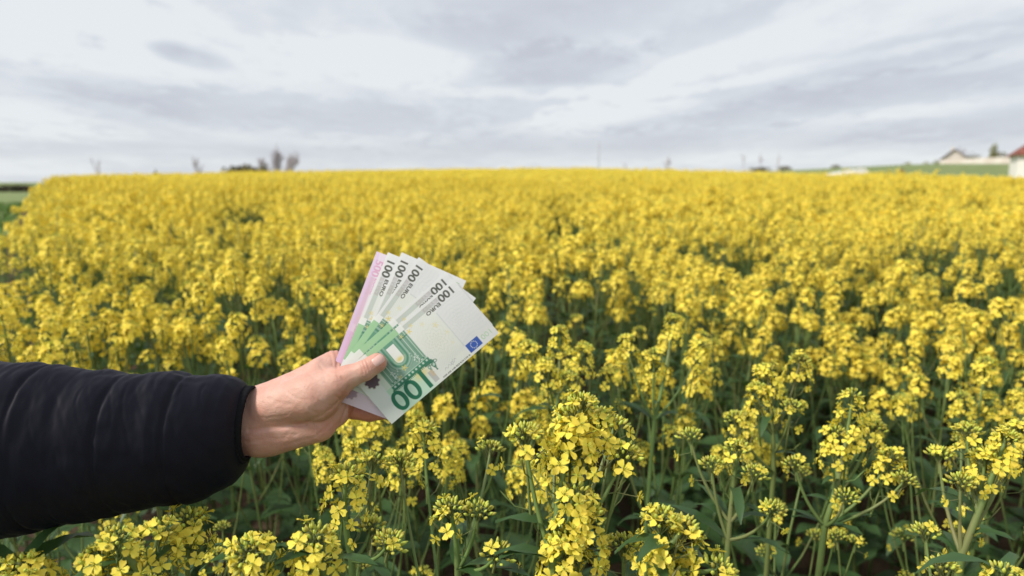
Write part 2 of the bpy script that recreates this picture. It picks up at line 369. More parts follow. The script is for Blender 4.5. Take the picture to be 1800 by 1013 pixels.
# houses and walls on the right
M['plaster'] = mat('white_plaster', (0.80, 0.78, 0.74), 0.9, 0.1, bump=(3, 0.1, 0.02))
M['beige'] = mat('beige_render', (0.62, 0.55, 0.50), 0.9, 0.1, noise_mix=((0.70, 0.65, 0.60), 0.4, 0.4, 0.6))
M['rooftile'] = mat('red_brown_roof', (0.235, 0.085, 0.06), 0.8, 0.2, noise_mix=((0.17, 0.06, 0.05), 1.2, 0.4, 0.65))
M['darkroof'] = mat('dark_brown_roof', (0.13, 0.075, 0.065), 0.8, 0.2, noise_mix=((0.09, 0.055, 0.05), 1.2, 0.4, 0.65))
M['glass'] = mat('window_glass', (0.03, 0.035, 0.045), 0.1, 0.6)
M['wood'] = mat('brown_wood', (0.16, 0.085, 0.05), 0.7, 0.2)
def house(name, cx, cy, z0, W, D, Hw, Hr, rz, wallm, roofm, label, windows, chimney=None, hip=0.0):
    """gabled house; the ridge runs along local x, the eaves over-hang"""
    r = empty(name, (cx, cy, z0), rz); tag(r, label, 'house')
    m = MB(); a, b = W / 2, D / 2
    m.v += [(-a, -b, -.5), (a, -b, -.5), (a, b, -.5), (-a, b, -.5), (-a, -b, Hw), (a, -b, Hw), (a, b, Hw), (-a, b, Hw), (-a, 0, Hw + (Hr - .12) * (not hip)), (a, 0, Hw + (Hr - .12) * (not hip))]
    m.f += [(0, 1, 5, 4), (2, 3, 7, 6), (3, 0, 4, 8, 7), (1, 2, 6, 9, 5)]; m.m += [0] * 4
    link('wall', m.mesh('house_wall', [wallm], False), r)
    m = MB(); o_ = 0.55; th = 0.18; sl = Hr / b
    for sgn in (-1, 1):
        e = [(-a - o_, sgn * (b + o_), Hw - sl * o_), (a + o_, sgn * (b + o_), Hw - sl * o_), (a + o_ - hip, 0, Hw + Hr), (-a - o_ + hip, 0, Hw + Hr)]
        i = len(m.v); m.v += e + [(p[0], p[1], p[2] + th) for p in e]
        for q in ((3, 2, 1, 0), (4, 5, 6, 7), (0, 1, 5, 4), (1, 2, 6, 5), (2, 3, 7, 6), (3, 0, 4, 7)): m.f.append(tuple(i + t for t in q)); m.m.append(0)
    if hip:
        for sg in (-1, 1):
            e = [(sg * (a + o_), -(b + o_), Hw - sl * o_), (sg * (a + o_), b + o_, Hw - sl * o_), (sg * (a + o_ - hip), 0, Hw + Hr)]
            i = len(m.v); m.v += e + [(p[0], p[1], p[2] + th) for p in e]
            for q in ((0, 1, 2), (3, 4, 5), (0, 1, 4, 3)): m.f.append(tuple(i + t for t in q)); m.m.append(0)
    ro = link('roof', m.mesh('house_roof', [roofm], False), r)
    if chimney:
        m = MB(); m.box((chimney, 0.4, Hw + Hr + .3), (.6, .6, 1.6)); link('chimney', m.mesh('chimney', [M['beige']], False), ro)
    for (side, u, z, ww, wh) in windows:
        f = MB(); p = MB()
        if side in 'fb':
            s = -1 if side == 'f' else 1
            f.box((u, s * (b + .03), z), (ww + .2, .12, wh + .2)); p.box((u, s * (b + .095), z), (ww, .02, wh))
        else:
            s = -1 if side == 'l' else 1
            f.box((s * (a + .03), u, z), (.12, ww + .2, wh + .2)); p.box((s * (a + .095), u, z), (.02, ww, wh))
        wf = link('window', f.mesh('window_frame', [M['wood']], False), r); link('pane', p.mesh('window_pane', [M['glass']], False), wf)
    return r
x, y = at(1672, 214); z0 = gz(x, y); zt = ztop(1672, 264, 214)
house('gabled_house', x, y, z0, 6.6, 6.2, max(zt - z0 - 2.6, 1.2), 2.6, R(62), M['beige'], M['darkroof'], 'small distant house with a dark brown gabled roof behind the boundary wall',
      [('l', -1.2, 1.2, .9, 1.1), ('f', 0, 1.2, 1.2, 1.2)], 1.5)
x, y = at(1880, 101); z0 = gz(x, y); ze = ztop(1790, 270, 101)
house('white_house', x, y, z0, 14.0, 9.4, ze - z0, 2.7, R(-30), M['plaster'], M['rooftile'], 'white plastered house with a red brown roof at the right edge',
      [('f', 1.5, 1.6, 1.2, 1.3), ('f', 4.4, 1.6, .9, 1.3)], 2.0, hip=3.6)
# long pale boundary wall
bw = empty('boundary_wall', (*at(1715, 200), 0)); tag(bw, 'long low pale plastered boundary wall along the top of the green slope', 'wall')
xa, ya = at(1650, 208); xb, yb = at(1786, 190)
m = MB(); c = MB(); k = 24
prev = None
for i in range(k + 1):
    t = i / k; x = xa + (xb - xa) * t; y = ya + (yb - ya) * t
    z = gz(x, y); zt = P(1650 + 136 * t, 282.0 - 6.5 * t, 208 - 18 * t).z
    cur = (x, y, z - .4, max(zt, z + 1.2))
    if prev:
        for oy in (0.0, 0.25):
            m.poly([(prev[0], prev[1] + oy, prev[2]), (cur[0], cur[1] + oy, cur[2]), (cur[0], cur[1] + oy, cur[3]), (prev[0], prev[1] + oy, prev[3])])
        c.poly([(prev[0], prev[1] - .06, prev[3] + .05), (cur[0], cur[1] - .06, cur[3] + .05), (cur[0], cur[1] + .31, cur[3] + .05), (prev[0], prev[1] + .31, prev[3] + .05)])
        c.poly([(prev[0], prev[1] - .06, prev[3] - .08), (cur[0], cur[1] - .06, cur[3] - .08), (cur[0], cur[1] - .06, cur[3] + .05), (prev[0], prev[1] - .06, prev[3] + .05)])
    prev = cur
for nm, q in (('wall_face', m), ('coping', c)):
    o = link(nm, q.mesh(nm, [M['beige']], False), bw); o.matrix_parent_inverse = Matrix.Translation(-bw.location)

# polythene tunnel at the far edge of the crop
M['poly'] = mat('white_polythene', (0.82, 0.83, 0.84), 0.35, 0.4, trans=0.15, bump=(2.5, 0.15, 0.03))
A = Vector((*at(1512, 88), 0)); B = Vector((*at(1458, 118), 0)); ax = (B - A); Ln = ax.length; ax.normalize(); sx = Vector((-ax.y, ax.x, 0))
pt = empty('polytunnel', (A.x, A.y, gz(A.x, A.y))); tag(pt, 'low white polythene tunnel lying beyond the right side of the yellow field', 'polytunnel')
base = gz(A.x, A.y); HT = P(1512, 296.5, 88).z - base; WD = 1.15
def arch(t, sc=1.0, off=0.0):
    c0 = A + ax * (Ln * t); zg = gz(c0.x, c0.y); zt_ = base + HT - 0.25 * t
    r_ = []
    for k in range(17):
        th = PI * k / 16; h = abs(math.sin(th)) ** 0.6; wv = math.copysign(abs(math.cos(th)) ** 0.7, math.cos(th))
        q = c0 + sx * (wv * WD * sc); r_.append((q.x, q.y, zg - .1 + (zt_ - zg + .1) * h * sc + off))
    return r_
m = MB(); pts = []
for i in range(13):
    sag = 1.0 - 0.02 * (i % 2); pts += arch(i / 12, sag)
m.quadgrid(pts, 13, 17); o = link('cover', m.mesh('tunnel_cover', [M['poly']]), pt); o.matrix_parent_inverse = Matrix.Translation(-pt.location)
m = MB(); m.poly(arch(0)); o = link('end_panel', m.mesh('tunnel_end', [M['poly']], False), pt); o.matrix_parent_inverse = Matrix.Translation(-pt.location)
for i in range(0, 13, 2):
    m = MB(); m.tube(arch(i / 12, 1.015), [0.03] * 17, 5); o = link('hoop', m.mesh('tunnel_hoop', [M['poly']]), pt); o.matrix_parent_inverse = Matrix.Translation(-pt.location)

# ------------------------------------------------------------------ rapeseed: flowers, buds, racemes, leaves
GA = 2.39996
def flower_mb(rg, lod):
    m = MB()
    for k in range(4):
        a = k * PI / 2 + rg.gauss(0, .10); l = 0.0088 * rg.uniform(.88, 1.1); wd = 0.0076 * rg.uniform(.88, 1.1); cup = rg.uniform(-.0012, .0022)
        ca, sa = math.cos(a), math.sin(a); pts = []
        prof = ((0.06, .12, 0), (.38, .62, .45), (.75, 1.0, .9), (1.0, .62, .7)) if lod == 0 else ((0.0, .35, 0), (.62, 1.0, .8), (1.0, .6, .6))
        tw = rg.gauss(0, .25)
        for (t, ww, zz) in prof:
            for s in ((-1, 0, 1) if lod == 0 else (-1, 1)):
                x = l * t * (0.93 if (s == 0 and t == 1.0) else 1); y = s * wd * .5 * ww; z = cup * zz + (0.0009 if s else 0) * zz + tw * y * t
                pts.append((x * ca - y * sa, x * sa + y * ca, z))
        m.quadgrid(pts, len(prof), 3 if lod == 0 else 2, 0)
    if lod == 0:
        for k in range(6):
            a = k * PI / 3; d = Vector((math.cos(a), math.sin(a), 0)) * 0.0016
            m.tube([d * .5, d + Vector((0, 0, .0036)), d * 1.2 + Vector((0, 0, .005))], [.0003, .0003, .0006], 3, 1)
        for k in range(4):
            a = k * PI / 2 + PI / 4; d = Vector((math.cos(a), math.sin(a), 0)); q = Vector((-d.y, d.x, 0)) * .001
            m.poly([d * .0008 - q, d * .0008 + q, d * .0045 + q * .6 - Vector((0, 0, .0022)), d * .0045 - q * .6 - Vector((0, 0, .0022))], 1)
    return m
def bud_mb(lod):
    m = MB(); s = 5 if lod == 0 else 4
    ring = ((0, .0003), (.25, .85), (.65, 1.0), (1.0, .25)) if lod == 0 else ((0, .1), (.5, 1.0), (1.0, .12))
    m.tube([(0, 0, t) for t, _ in ring], [max(r, .02) * .24 for _, r in ring], s, 0, lod == 0)
    return m
def raceme(kind, lod, seed):
    """axis along +z with the bud tip at z=0; gives (axis mesh, bud mesh, flowers as [(matrix)])"""
    rg = random.Random(seed); ax = MB(); bd = MB(); fl = []
    nb, Rb, nf, Lf, npod = dict(full=(26, .0125, 30, .034, 4), tall=(20, .012, 40, .070, 6), mid=(30, .014, 9, .022, 3), bud=(30, .0135, 2, .008, 0))[kind]
    if lod == 0: nf, Lf = int(nf * .72 + .9), Lf * 1.15
    if lod == 2: nb, nf, npod = nb // 3, int(nf * .6), 0
    b0 = bud_mb(0 if lod == 0 else 1)
    for i in range(nb):
        t = math.sqrt((i + .5) / nb); a = i * GA; r = Rb * t
        d = Vector((math.cos(a) * t * 1.0, math.sin(a) * t * 1.0, 1.15 - .55 * t)).normalized()
        ln = (.0045 + .0035 * t) * rg.uniform(.85, 1.15) * (1.7 if lod == 2 else 1)
        p = Vector((math.cos(a) * r, math.sin(a) * r, -.006 - .011 * t * t + rg.gauss(0, .0007)))
        bd.add(b0, frame(p, d, rg.random() * 6, ln))
        if lod == 0: ax.tube([(0, 0, p.z - .012), tuple(p * .6 + Vector((0, 0, -.004))), tuple(p)], [.0005, .0005, .0007], 3, 0, False)
    for i in range(nf):
        t = i / max(nf - 1, 1); a = i * GA + rg.gauss(0, .25); z0 = -.014 - Lf * t + rg.gauss(0, .002)
        ln = rg.uniform(.014, .021) + .006 * t; tilt = R(42 + 48 * t + rg.gauss(0, 9))
        d = Vector((math.cos(a) * math.sin(tilt), math.sin(a) * math.sin(tilt), math.cos(tilt)))
        p = Vector((0, 0, z0 - .008)) + d * ln + Vector((0, 0, .002))
        nrm = (d + Vector((rg.gauss(0, .25), rg.gauss(0, .25), .35 - .35 * t + rg.gauss(0, .2))))
        if lod < 2: ax.tube([(0, 0, z0 - .010), tuple(Vector((0, 0, z0 - .008)) + d * ln * .5), tuple(p)], [.0006, .0005, .0006], 3, 0, False)
        sc = rg.uniform(.85, 1.08) * (1.0 - .12 * (t > .85)) * (1.35 if lod == 2 else 1.0)
        fl.append(frame(p, nrm, rg.random() * 6, sc))
    Lp = .05 if npod else .01
    for i in range(npod):
        a = i * GA + 1; z0 = -.02 - Lf - Lp * (i + .5) / max(npod, 1); tilt = R(60 + rg.gauss(0, 8)); d = Vector((math.cos(a) * math.sin(tilt), math.sin(a) * math.sin(tilt), math.cos(tilt)))
        q = Vector((0, 0, z0)); u = (d + Vector((0, 0, .9))).normalized()
        ax.tube([q, q + d * .015, q + d * .015 + u * .012, q + d * .015 + u * .02], [.0006, .0007, .0011, .0004], 4, 0, False)
    Lax = .02 + Lf + Lp
    ax.tube([(0, 0, -.01), (0, 0, -Lax * .5), (0, 0, -Lax)], [.0009, .0013, .0016], 5 if lod < 2 else 3, 0, False)
    return ax, bd, fl, Lax
FL0 = [flower_mb(random.Random(50 + i), 0) for i in range(5)]
FL1 = [flower_mb(random.Random(60 + i), 1) for i in range(5)]
FL0me = [m.mesh('flower', [M['petal'], M['bud']]) for m in FL0]
def leaf_mb(ln, wd, seed, nseg=7):
    rg = random.Random(seed); m = MB(); pts = []
    droop = rg.uniform(.6, 1.3); ph = rg.random() * 6
    for i in range(nseg):
        t = i / (nseg - 1); wv = wd * .5 * (math.sin(PI * min(t * .86 + .12, 1)) ** .8) * (1 + .10 * math.sin(t * 17 + ph)) if i < nseg - 1 else .0006
        ang = .75 - droop * 1.25 * t
        if i == 0: x, z = 0.0, 0.0
        else: x += math.cos(ang) * ln / (nseg - 1); z += math.sin(ang) * ln / (nseg - 1)
        wav = .10 * wd * math.sin(t * 11 + ph)
        pts += [(x, -wv, z + wv * .35 + wav), (x, 0, z), (x, wv, z + wv * .35 - wav)]
    m.quadgrid(pts, nseg, 3, 0); return m
LEAF_UP = [leaf_mb(random.Random(i).uniform(.055, .10), random.Random(i + 9).uniform(.013, .022), 70 + i, 5) for i in range(6)]
LEAF_LO = [leaf_mb(random.Random(i + 30).uniform(.15, .23), random.Random(i + 39).uniform(.05, .085), 90 + i, 8) for i in range(6)]
LEAVES = LEAF_UP + LEAF_LO
LEAFme = [m.mesh('leaf', [M['leaf']]) for m in LEAVES]

RAC = {}          # (kind, lod) -> variants
for kind in ('full', 'tall', 'mid', 'bud'):
    for lod in (0, 1, 2):
        vs_ = []
        for k in range(3 if lod else 4):
            a_, b_, f_, la = raceme(kind, lod, hash_ := (ord(kind[0]) * 7 + lod * 31 + k * 101))
            d = dict(ax=a_, bd=b_, fl=f_, L=la)
            if lod == 0: d['ax_me'] = a_.mesh('flower_head', [M['stem']]); d['bd_me'] = b_.mesh('bud_cluster', [M['bud']])
            if lod == 1:
                h = MB(); h.add(a_, Matrix.Identity(4)); rg = random.Random(k)
                for q in f_:
                    fm = rg.choice(FL1); c = MB(); c.v, c.f, c.m = fm.v, fm.f, [1] * len(fm.f); h.add(c, q)
                d['ax_me'] = h.mesh('flower_head', [M['stem'], M['petal']]); d['bd_me'] = b_.mesh('bud_cluster', [M['bud']])
            vs_.append(d)
        RAC[kind, lod] = vs_

def bez(p0, p1, p2, n):
    return [p0 * (1 - t) ** 2 + p1 * 2 * t * (1 - t) + p2 * t * t for t in [i / (n - 1) for i in range(n)]]
def spec(rg, H, nb, near, young=False):
    """stem mesh + raceme placements + leaf placements for one plant, in plant coordinates"""
    st = MB(); rac = []; lv = []
    lean = Vector((rg.gauss(0, .085), rg.gauss(0, .085), 0)) * H
    top = Vector((0, 0, H)) + lean
    main = bez(Vector((0, 0, 0)), Vector((lean.x * .2 + rg.gauss(0, .02), lean.y * .2 + rg.gauss(0, .02), H * .55)), top, 9)
    kmain = rg.choice(('mid', 'mid', 'bud') if young else ('full', 'full', 'full', 'full', 'tall', 'mid'))
    rac.append((kmain, top, (main[-1] - main[-2]).normalized()))
    mcut = main[:-1] + [main[-1] - Vector((0, 0, .02))]
    st.tube(mcut, [.0058 - .0043 * (i / 8) for i in range(9)], 6, 0)
    a0 = rg.random() * 6
    for i in range(nb):
        t = .42 + .46 * (i + rg.random() * .6) / nb; k = t * 8; j = min(int(k), 7); p = main[j].lerp(main[j + 1], k - j)
        a = a0 + i * GA + rg.gauss(0, .3); o = Vector((math.cos(a), math.sin(a), 0))
        drop = (rg.uniform(.02, .28) if young else rg.uniform(.015, .10)) + .40 * max(0, (.62 - t)) * rg.uniform(.5, 1.5); zt = H - drop
        zt = max(zt, p.z + .06); sp = (zt - p.z) * (rg.uniform(.28, .5) if young else rg.uniform(.16, .36)) + .015
        e = Vector((p.x, p.y, zt)) + o * sp; c = p + o * sp * .75 + Vector((0, 0, (zt - p.z) * .35))
        path = bez(p, c, e, 6); st.tube(path, [.0026, .0023, .0020, .0017, .0015, .0013], 5, 0, False)
        kd = rg.choice(('mid', 'bud', 'bud', 'bud', 'bud')) if young else rg.choice(('full', 'full', 'mid', 'full', 'full')) if drop < .13 else rg.choice(('mid', 'bud', 'bud', 'bud'))
        rac.append((kd, e, (path[-1] - path[-2]).normalized()))
        lv.append((rg.randrange(6), Matrix.Translation(p) @ Matrix.Rotation(a + rg.gauss(0, .4), 4, 'Z') @ Matrix.Scale(rg.uniform(.8, 1.25), 4)))
    nl = 17 if young else 13 if near else 10
    for i in range(nl):
        t = .12 + (.78 if young else .70) * i / nl; k = t * 8; j = min(int(k), 7); p = main[j].lerp(main[j + 1], k - j)
        lv.append((6 + rg.randrange(6), Matrix.Translation(p) @ Matrix.Rotation(i * GA + rg.random(), 4, 'Z') @ Matrix.Scale((1.15 - (.85 if young else .7) * t) * rg.uniform(.7, 1.15), 4)))
    return st, rac, lv
HEIGHTS = (0.92, 1.04, 1.16, 1.27, 1.38)
SPECS = []
for i in range(20):
    rg = random.Random(300 + i); st, ra, lv = spec(rg, HEIGHTS[i % 5], rg.randint(6, 9), True)
    SPECS.append(dict(H=HEIGHTS[i % 5], st=st.mesh('stem', [M['stem']]), rac=ra, lv=lv))

YOUNG = []
for i in range(12):
    rg = random.Random(900 + i); st, ra, lv = spec(rg, HEIGHTS[i % 4] - .1, rg.randint(4, 6), True, True)
    YOUNG.append(dict(H=HEIGHTS[i % 4] - .1, st=st.mesh('stem', [M['stem']]), rac=ra, lv=lv))
def place_plant(sp, loc, rz, sc, lod, label, group, seed):
    rg = random.Random(seed)
    root = empty('rapeseed_plant', loc, rz); root.scale = (sc, sc, sc); tag(root, label, 'plant', group)
    link('stem', sp['st'], root)
    for (li, mx) in sp['lv']:
        o = link('leaf', LEAFme[li], root); o.matrix_local = mx
    for (kd, p, d) in sp['rac']:
        v = rg.choice(RAC[kd, lod]); h = link('flower_head', v['ax_me'], root)
        h.matrix_local = frame(p, d + Vector((0, 0, .5)), rg.random() * 6, rg.uniform(.78, 1.15))
        link('bud_cluster', v['bd_me'], h)
        if lod == 0:
            for q in v['fl']:
                f = link('flower', rg.choice(FL0me), h); f.matrix_local = q
    return root

# --- the plants that can be picked out, each built where it stands
def hero(label, heads, foot, seed, leaves=6, thick=1.0, low=6):
    """heads: (px, py, depth, kind[, lod]) of each raceme tip; foot: (px, py, depth) of a point low on the main stem"""
    rg = random.Random(seed); H0 = P(*heads[0][:3]); F0 = P(*foot)
    dirn = (F0 - H0); k = (H0.z - gz(F0.x, F0.y)) / max(-dirn.z, .05); k = min(k, 6.0)
    G = H0 + Vector((dirn.x * (1 + (k - 1) * .25), dirn.y * (1 + (k - 1) * .25), 0)); G.z = gz(G.x, G.y)
    root = empty('rapeseed_plant', G); tag(root, label, 'plant', 'rapeseed plants standing nearest the camera')
    st = MB(); main = []
    a, b, c = Vector((0, 0, 0)), F0 - G, H0 - G
    for i in range(7): t = i / 6; main.append(a.lerp(b, t) + Vector((rg.gauss(0, .004), rg.gauss(0, .004), 0)))
    nxt = bez(b, b.lerp(c, .5) + Vector((rg.gauss(0, .008), rg.gauss(0, .008), 0)), c, 7)
    main = main[:-1] + nxt; n = len(main)
    st.tube(main[:-1] + [main[-1] - (main[-1] - main[-2]).normalized() * .015], [thick * (.0062 - .0046 * i / (n - 1)) for i in range(n)], 7, 0)
    plan = [(heads[0][3], c, (main[-1] - main[-2]).normalized(), 0, 1.0)]
    lvs = []
    for h in heads[1:]:
        e = P(*h[:3]) - G; kind = h[3]
        dz = rg.uniform(.55, .9) * (Vector((e.x - c.x, e.y - c.y, 0)).length) * 1.6 + .05
        zb = min(e.z - dz, c.z - .06)
        j = min(range(n), key=lambda i: abs(main[i].z - zb)); p = main[j]
        q = p.lerp(e, .55) + Vector((e.x - p.x, e.y - p.y, 0)) * .22 - Vector((0, 0, .02))
        path = bez(p, q, e, 8); st.tube(path[:-1] + [path[-1] - (path[-1] - path[-2]).normalized() * .01], [thick ** .4 * (.0027 - .0014 * i / 7) for i in range(8)], 6, 0, False)
        plan.append((kind, e, (path[-1] - path[-2]).normalized(), 0, 1.0))
        lvs.append((rg.randrange(6), p, math.atan2(e.y - p.y, e.x - p.x) + rg.gauss(0, .3), rg.uniform(.7, 1.1)))
    for i in range(leaves):
        j = 1 + rg.randrange(5); lvs.append((6 + rg.randrange(6), main[j], i * GA + rg.random(), rg.uniform(.7, 1.1)))
    for i in range(3):
        j = 6 + rg.randrange(4); lvs.append((rg.randrange(6), main[j], rg.random() * 6, rg.uniform(.6, .9)))
    link('stem', st.mesh('stem', [M['stem']]), root)
    for (li, p, a, s) in lvs:
        o = link('leaf', LEAFme[li], root); o.matrix_local = Matrix.Translation(p) @ Matrix.Rotation(a, 4, 'Z') @ Matrix.Scale(s, 4)
    for (kd, p, d, lod, s) in plan:
        v = rg.choice(RAC[kd, 0]); h = link('flower_head', v['ax_me'], root); h.matrix_local = frame(p, d * 1.2 + Vector((0, 0, .35)), rg.random() * 6, s)
        link('bud_cluster', v['bd_me'], h)
        for q in v['fl']:
            f = link('flower', rg.choice(FL0me), h); f.matrix_local = q
    return root
HEROES = [
 ('tallest front rapeseed plant, right below the banknotes, flowering down its stem',
  [(1032, 686, .64, 'tall'), (1012, 842, .625, 'tall'), (1008, 708, .645, 'full'), (1058, 712, .65, 'full'), (1040, 880, .63, 'full'), (920, 738, .63, 'mid'), (1103, 772, .65, 'mid'), (975, 778, .69, 'mid'), (1085, 725, .73, 'mid'), (1000, 925, .62, 'full')], (972, 985, .63), 1),
 ('rapeseed plant with paired round heads, just right of the tallest front plant',
  [(1215, 905, .62, 'full'), (1165, 888, .61, 'full'), (1095, 935, .66, 'mid'), (1180, 990, .6, 'full'), (1285, 985, .6, 'mid')], (1140, 985, .62), 2),
 ('front rapeseed plant with domed yellow head under the hand, at the bottom edge',
  [(552, 920, .60, 'full')], (570, 1005, .62), 3),
 ('short rapeseed plant whose round bud-topped head meets the bottom edge under the cuff',
  [(428, 965, .58, 'full')], (430, 1010, .6), 4),
 ('rapeseed plant just below the hand with open yellow flowers and a pale stem',
  [(612, 812, .72, 'full'), (655, 790, .82, 'mid'), (690, 935, .68, 'bud'), (655, 905, .74, 'bud')], (618, 985, .73), 5),
 ('rapeseed plant with loose long-stalked flowers emerging from under the black sleeve',
  [(205, 925, .58, 'tall'), (280, 905, .62, 'tall'), (330, 890, .66, 'full'), (160, 955, .6, 'full')], (250, 1005, .6), 6),
 ('rapeseed plant with one yellow head in the bottom left corner of the photo',
  [(25, 985, .57, 'full'), (62, 1005, .6, 'full')], (30, 1012, .58), 7),
 ('slim rapeseed plant with small heads of buds between the notes and the tall front plant',
  [(785, 875, .72, 'mid'), (843, 878, .72, 'bud'), (742, 735, .88, 'full'), (700, 790, .82, 'bud'), (865, 770, .85, 'bud'), (880, 955, .68, 'bud')], (805, 1000, .74), 8),
 ('thick-stemmed rapeseed plant with large flower heads at the right edge of the photo',
  [(1775, 750, .85, 'full'), (1700, 740, .88, 'mid'), (1800, 735, .9, 'full'), (1735, 780, .86, 'full'), (1690, 830, .85, 'bud'), (1650, 780, .9, 'bud')], (1690, 975, .86), 9, 7, 1.3),
 ('rapeseed plant with a tall tapering yellow head and long side branches, right of centre',
  [(1500, 680, 1.0, 'tall'), (1470, 745, 1.0, 'full'), (1575, 785, .98, 'full'), (1540, 735, 1.02, 'mid'), (1395, 800, .98, 'bud'), (1600, 830, .95, 'bud'), (1490, 860, .93, 'bud')], (1450, 925, .98), 10, 7, 1.2),
 ('rapeseed plant in the bottom right corner with a head of buds and few open flowers',
  [(1770, 985, .66, 'mid'), (1655, 975, .72, 'bud'), (1625, 915, .8, 'bud')], (1760, 1010, .66), 11),
 ('rapeseed plant with a high round yellow dome just right of the banknotes',
  [(983, 570, 1.25, 'full'), (925, 595, 1.25, 'full'), (1030, 600, 1.22, 'full'), (960, 625, 1.2, 'full'), (1000, 650, 1.2, 'mid')], (975, 760, 1.22), 12),
 ('rapeseed plant with paired yellow domes further right of the banknotes',
  [(1185, 550, 1.35, 'full'), (1100, 585, 1.3, 'full'), (1150, 610, 1.28, 'full'), (1235, 595, 1.3, 'full'), (1070, 640, 1.25, 'mid')], (1150, 740, 1.3), 13),
 ('rapeseed plant with two bright domed heads, left of the tall tapering one',
  [(1345, 635, 1.12, 'full'), (1410, 618, 1.15, 'full'), (1330, 670, 1.1, 'full'), (1395, 700, 1.08, 'mid'), (1290, 720, 1.08, 'mid')], (1360, 830, 1.1), 14),
 ('rapeseed plant with small pale bud heads low in the dark gap right of centre',
  [(1300, 770, .9, 'mid'), (1250, 800, .9, 'bud'), (1210, 750, .92, 'bud'), (1330, 815, .88, 'bud'), (1365, 880, .85, 'bud')], (1280, 950, .9), 15),
]
for hdef in HEROES: hero(*hdef)

# --- nearest plants as individuals
rg = random.Random(77)
cells = []
g = 0.178
for ix in range(-40, 41):
    for iy in range(-4, 44):
        x = (ix + rg.uniform(-.45, .45)) * g; y = (iy + rg.uniform(-.45, .45)) * g
        cells.append((x, y))
def hnoise(x, y): return mnoise.noise(Vector((x * .55 + 9, y * .55, 0))) * .12 + mnoise.noise(Vector((x * 1.7, y * 1.7, 4))) * .11
inv = CM.inverted()
def proj(p):
    q = inv @ p; d = -q.z
    return (900 + FPX * q.x / d, 506.5 - FPX * q.y / d, d) if d > .05 else (None, None, d)
def seg_d(x, y, a, b):
    t = max(0, min(1, ((x - a[0]) * (b[0] - a[0]) + (y - a[1]) * (b[1] - a[1])) / ((b[0] - a[0]) ** 2 + (b[1] - a[1]) ** 2)))
    return math.hypot(x - a[0] - t * (b[0] - a[0]), y - a[1] - t * (b[1] - a[1]))
TRACKS = [((.35, 3.4), (.55, 9.0)), ((1.2, 4.6), (3.4, 7.2)), ((3.4, 7.2), (9, 12)), ((-2.0, 5.2), (-3.6, 8.5))]     # narrow gaps walked or driven through the crop
def in_track(x, y): return any(seg_d(x, y, a, b) < .15 for a, b in TRACKS)
cand = []; rest = []
hero_feet = [o.location.copy() for o in S.objects if o.name.startswith('rapeseed_plant')]
for (x, y) in cells:
    if x < edge_x(y) + .05 + .12 * rg.random(): continue
    r = math.hypot(x, y)
    if r < .62 or y < -.1: continue
    if any((x - f.x) ** 2 + (y - f.y) ** 2 < .085 ** 2 for f in hero_feet): continue
    z = gz(x, y); Ht = 1.30 + hnoise(x, y) + rg.gauss(0, .045)
    pxp, pyp, d = proj(Vector((x, y, z + Ht)))
    if pxp is not None and d < 1.55:
        # close to the camera the stand is lower and ragged; nothing rises in front of the hand and notes
        lo = 850 if d < .9 else (740 if d < 1.15 else 585)
        if pxp < 900: lo = max(lo, 985 if d < .82 else (860 if d < 1.05 else 660))
        tgt = lo + rg.random() * (240 if d < 1.15 else 110)
        if d < 1.15 and (rg.random() < .25 or 880 < pxp < 1140): continue
        if d >= 1.15 and rg.random() < (.45 if pxp < 900 else .28): continue
        if pyp < tgt: Ht = P(pxp, tgt, d).z - z
        Ht = max(Ht, .70)
    if d > 1.5 and mnoise.noise(Vector((x * 2.1 + 40, y * 2.1, 2))) < -.24: continue
    if in_track(x, y) or (pxp is not None and 0.1 < d < 1.1 and (-500 < pxp < -60 or 1860 < pxp < 2300)): continue
    inview = pxp is not None and -60 < proj(Vector((x, y, z + Ht - .1)))[0] < 1860 and d > .35
    (cand if inview else rest).append((d, x, y, z, Ht, rg.random()))
cand.sort()
NI = 300 - len(HEROES)
indiv, more = cand[:NI], cand[NI:]
LAB = 'yellow rapeseed plant in bloom, one of very many alike crowded together in the near field'
for n_, (d, x, y, z, Ht, q) in enumerate(indiv):
    sp = min(random.Random(n_).sample(*((YOUNG, 6) if d < 1.2 else (SPECS, 9))), key=lambda s: abs(s['H'] - Ht))
    place_plant(sp, (x, y, z), q * 2 * PI, Ht / sp['H'], 0 if d < 1.45 else 1, LAB, 'rapeseed plants crowded in the near field', n_)

# --- everything beyond: one mass of real plants
lib = bpy.data.collections.new('rapeseed_library')        # instance sources, not in the scene
MATS3 = [M['stem'], M['petal'], M['bud'], M['leaf']]
def remap(src, mp_):
    c = MB(); c.v, c.f = src.v, src.f; c.m = [mp_] * len(src.f); return c
for i in range(10):
    rg2 = random.Random(500 + i); lodn = 2 if i < 6 else 1; st, ra, lv = spec(rg2, 1.30, rg2.randint(7, 9), False); m = MB(); m.add(st, Matrix.Identity(4))
    for (li, mx) in lv: m.add(remap(LEAVES[li], 3), mx)
    for (kd, p, d) in ra:
        v = rg2.choice(RAC[kd, lodn]); Mx = frame(p, d + Vector((0, 0, .5)), rg2.random() * 6, 1.05)
        m.add(v['ax'], Mx); m.add(remap(v['bd'], 2), Mx)
        for q in v['fl']: m.add(remap(rg2.choice(FL1), 1), Mx @ q)
    o = bpy.data.objects.new(('a_plant_%02d' if i < 6 else 'c_plant_%02d') % i, m.mesh('rapeseed_plant_far', MATS3)); lib.objects.link(o)
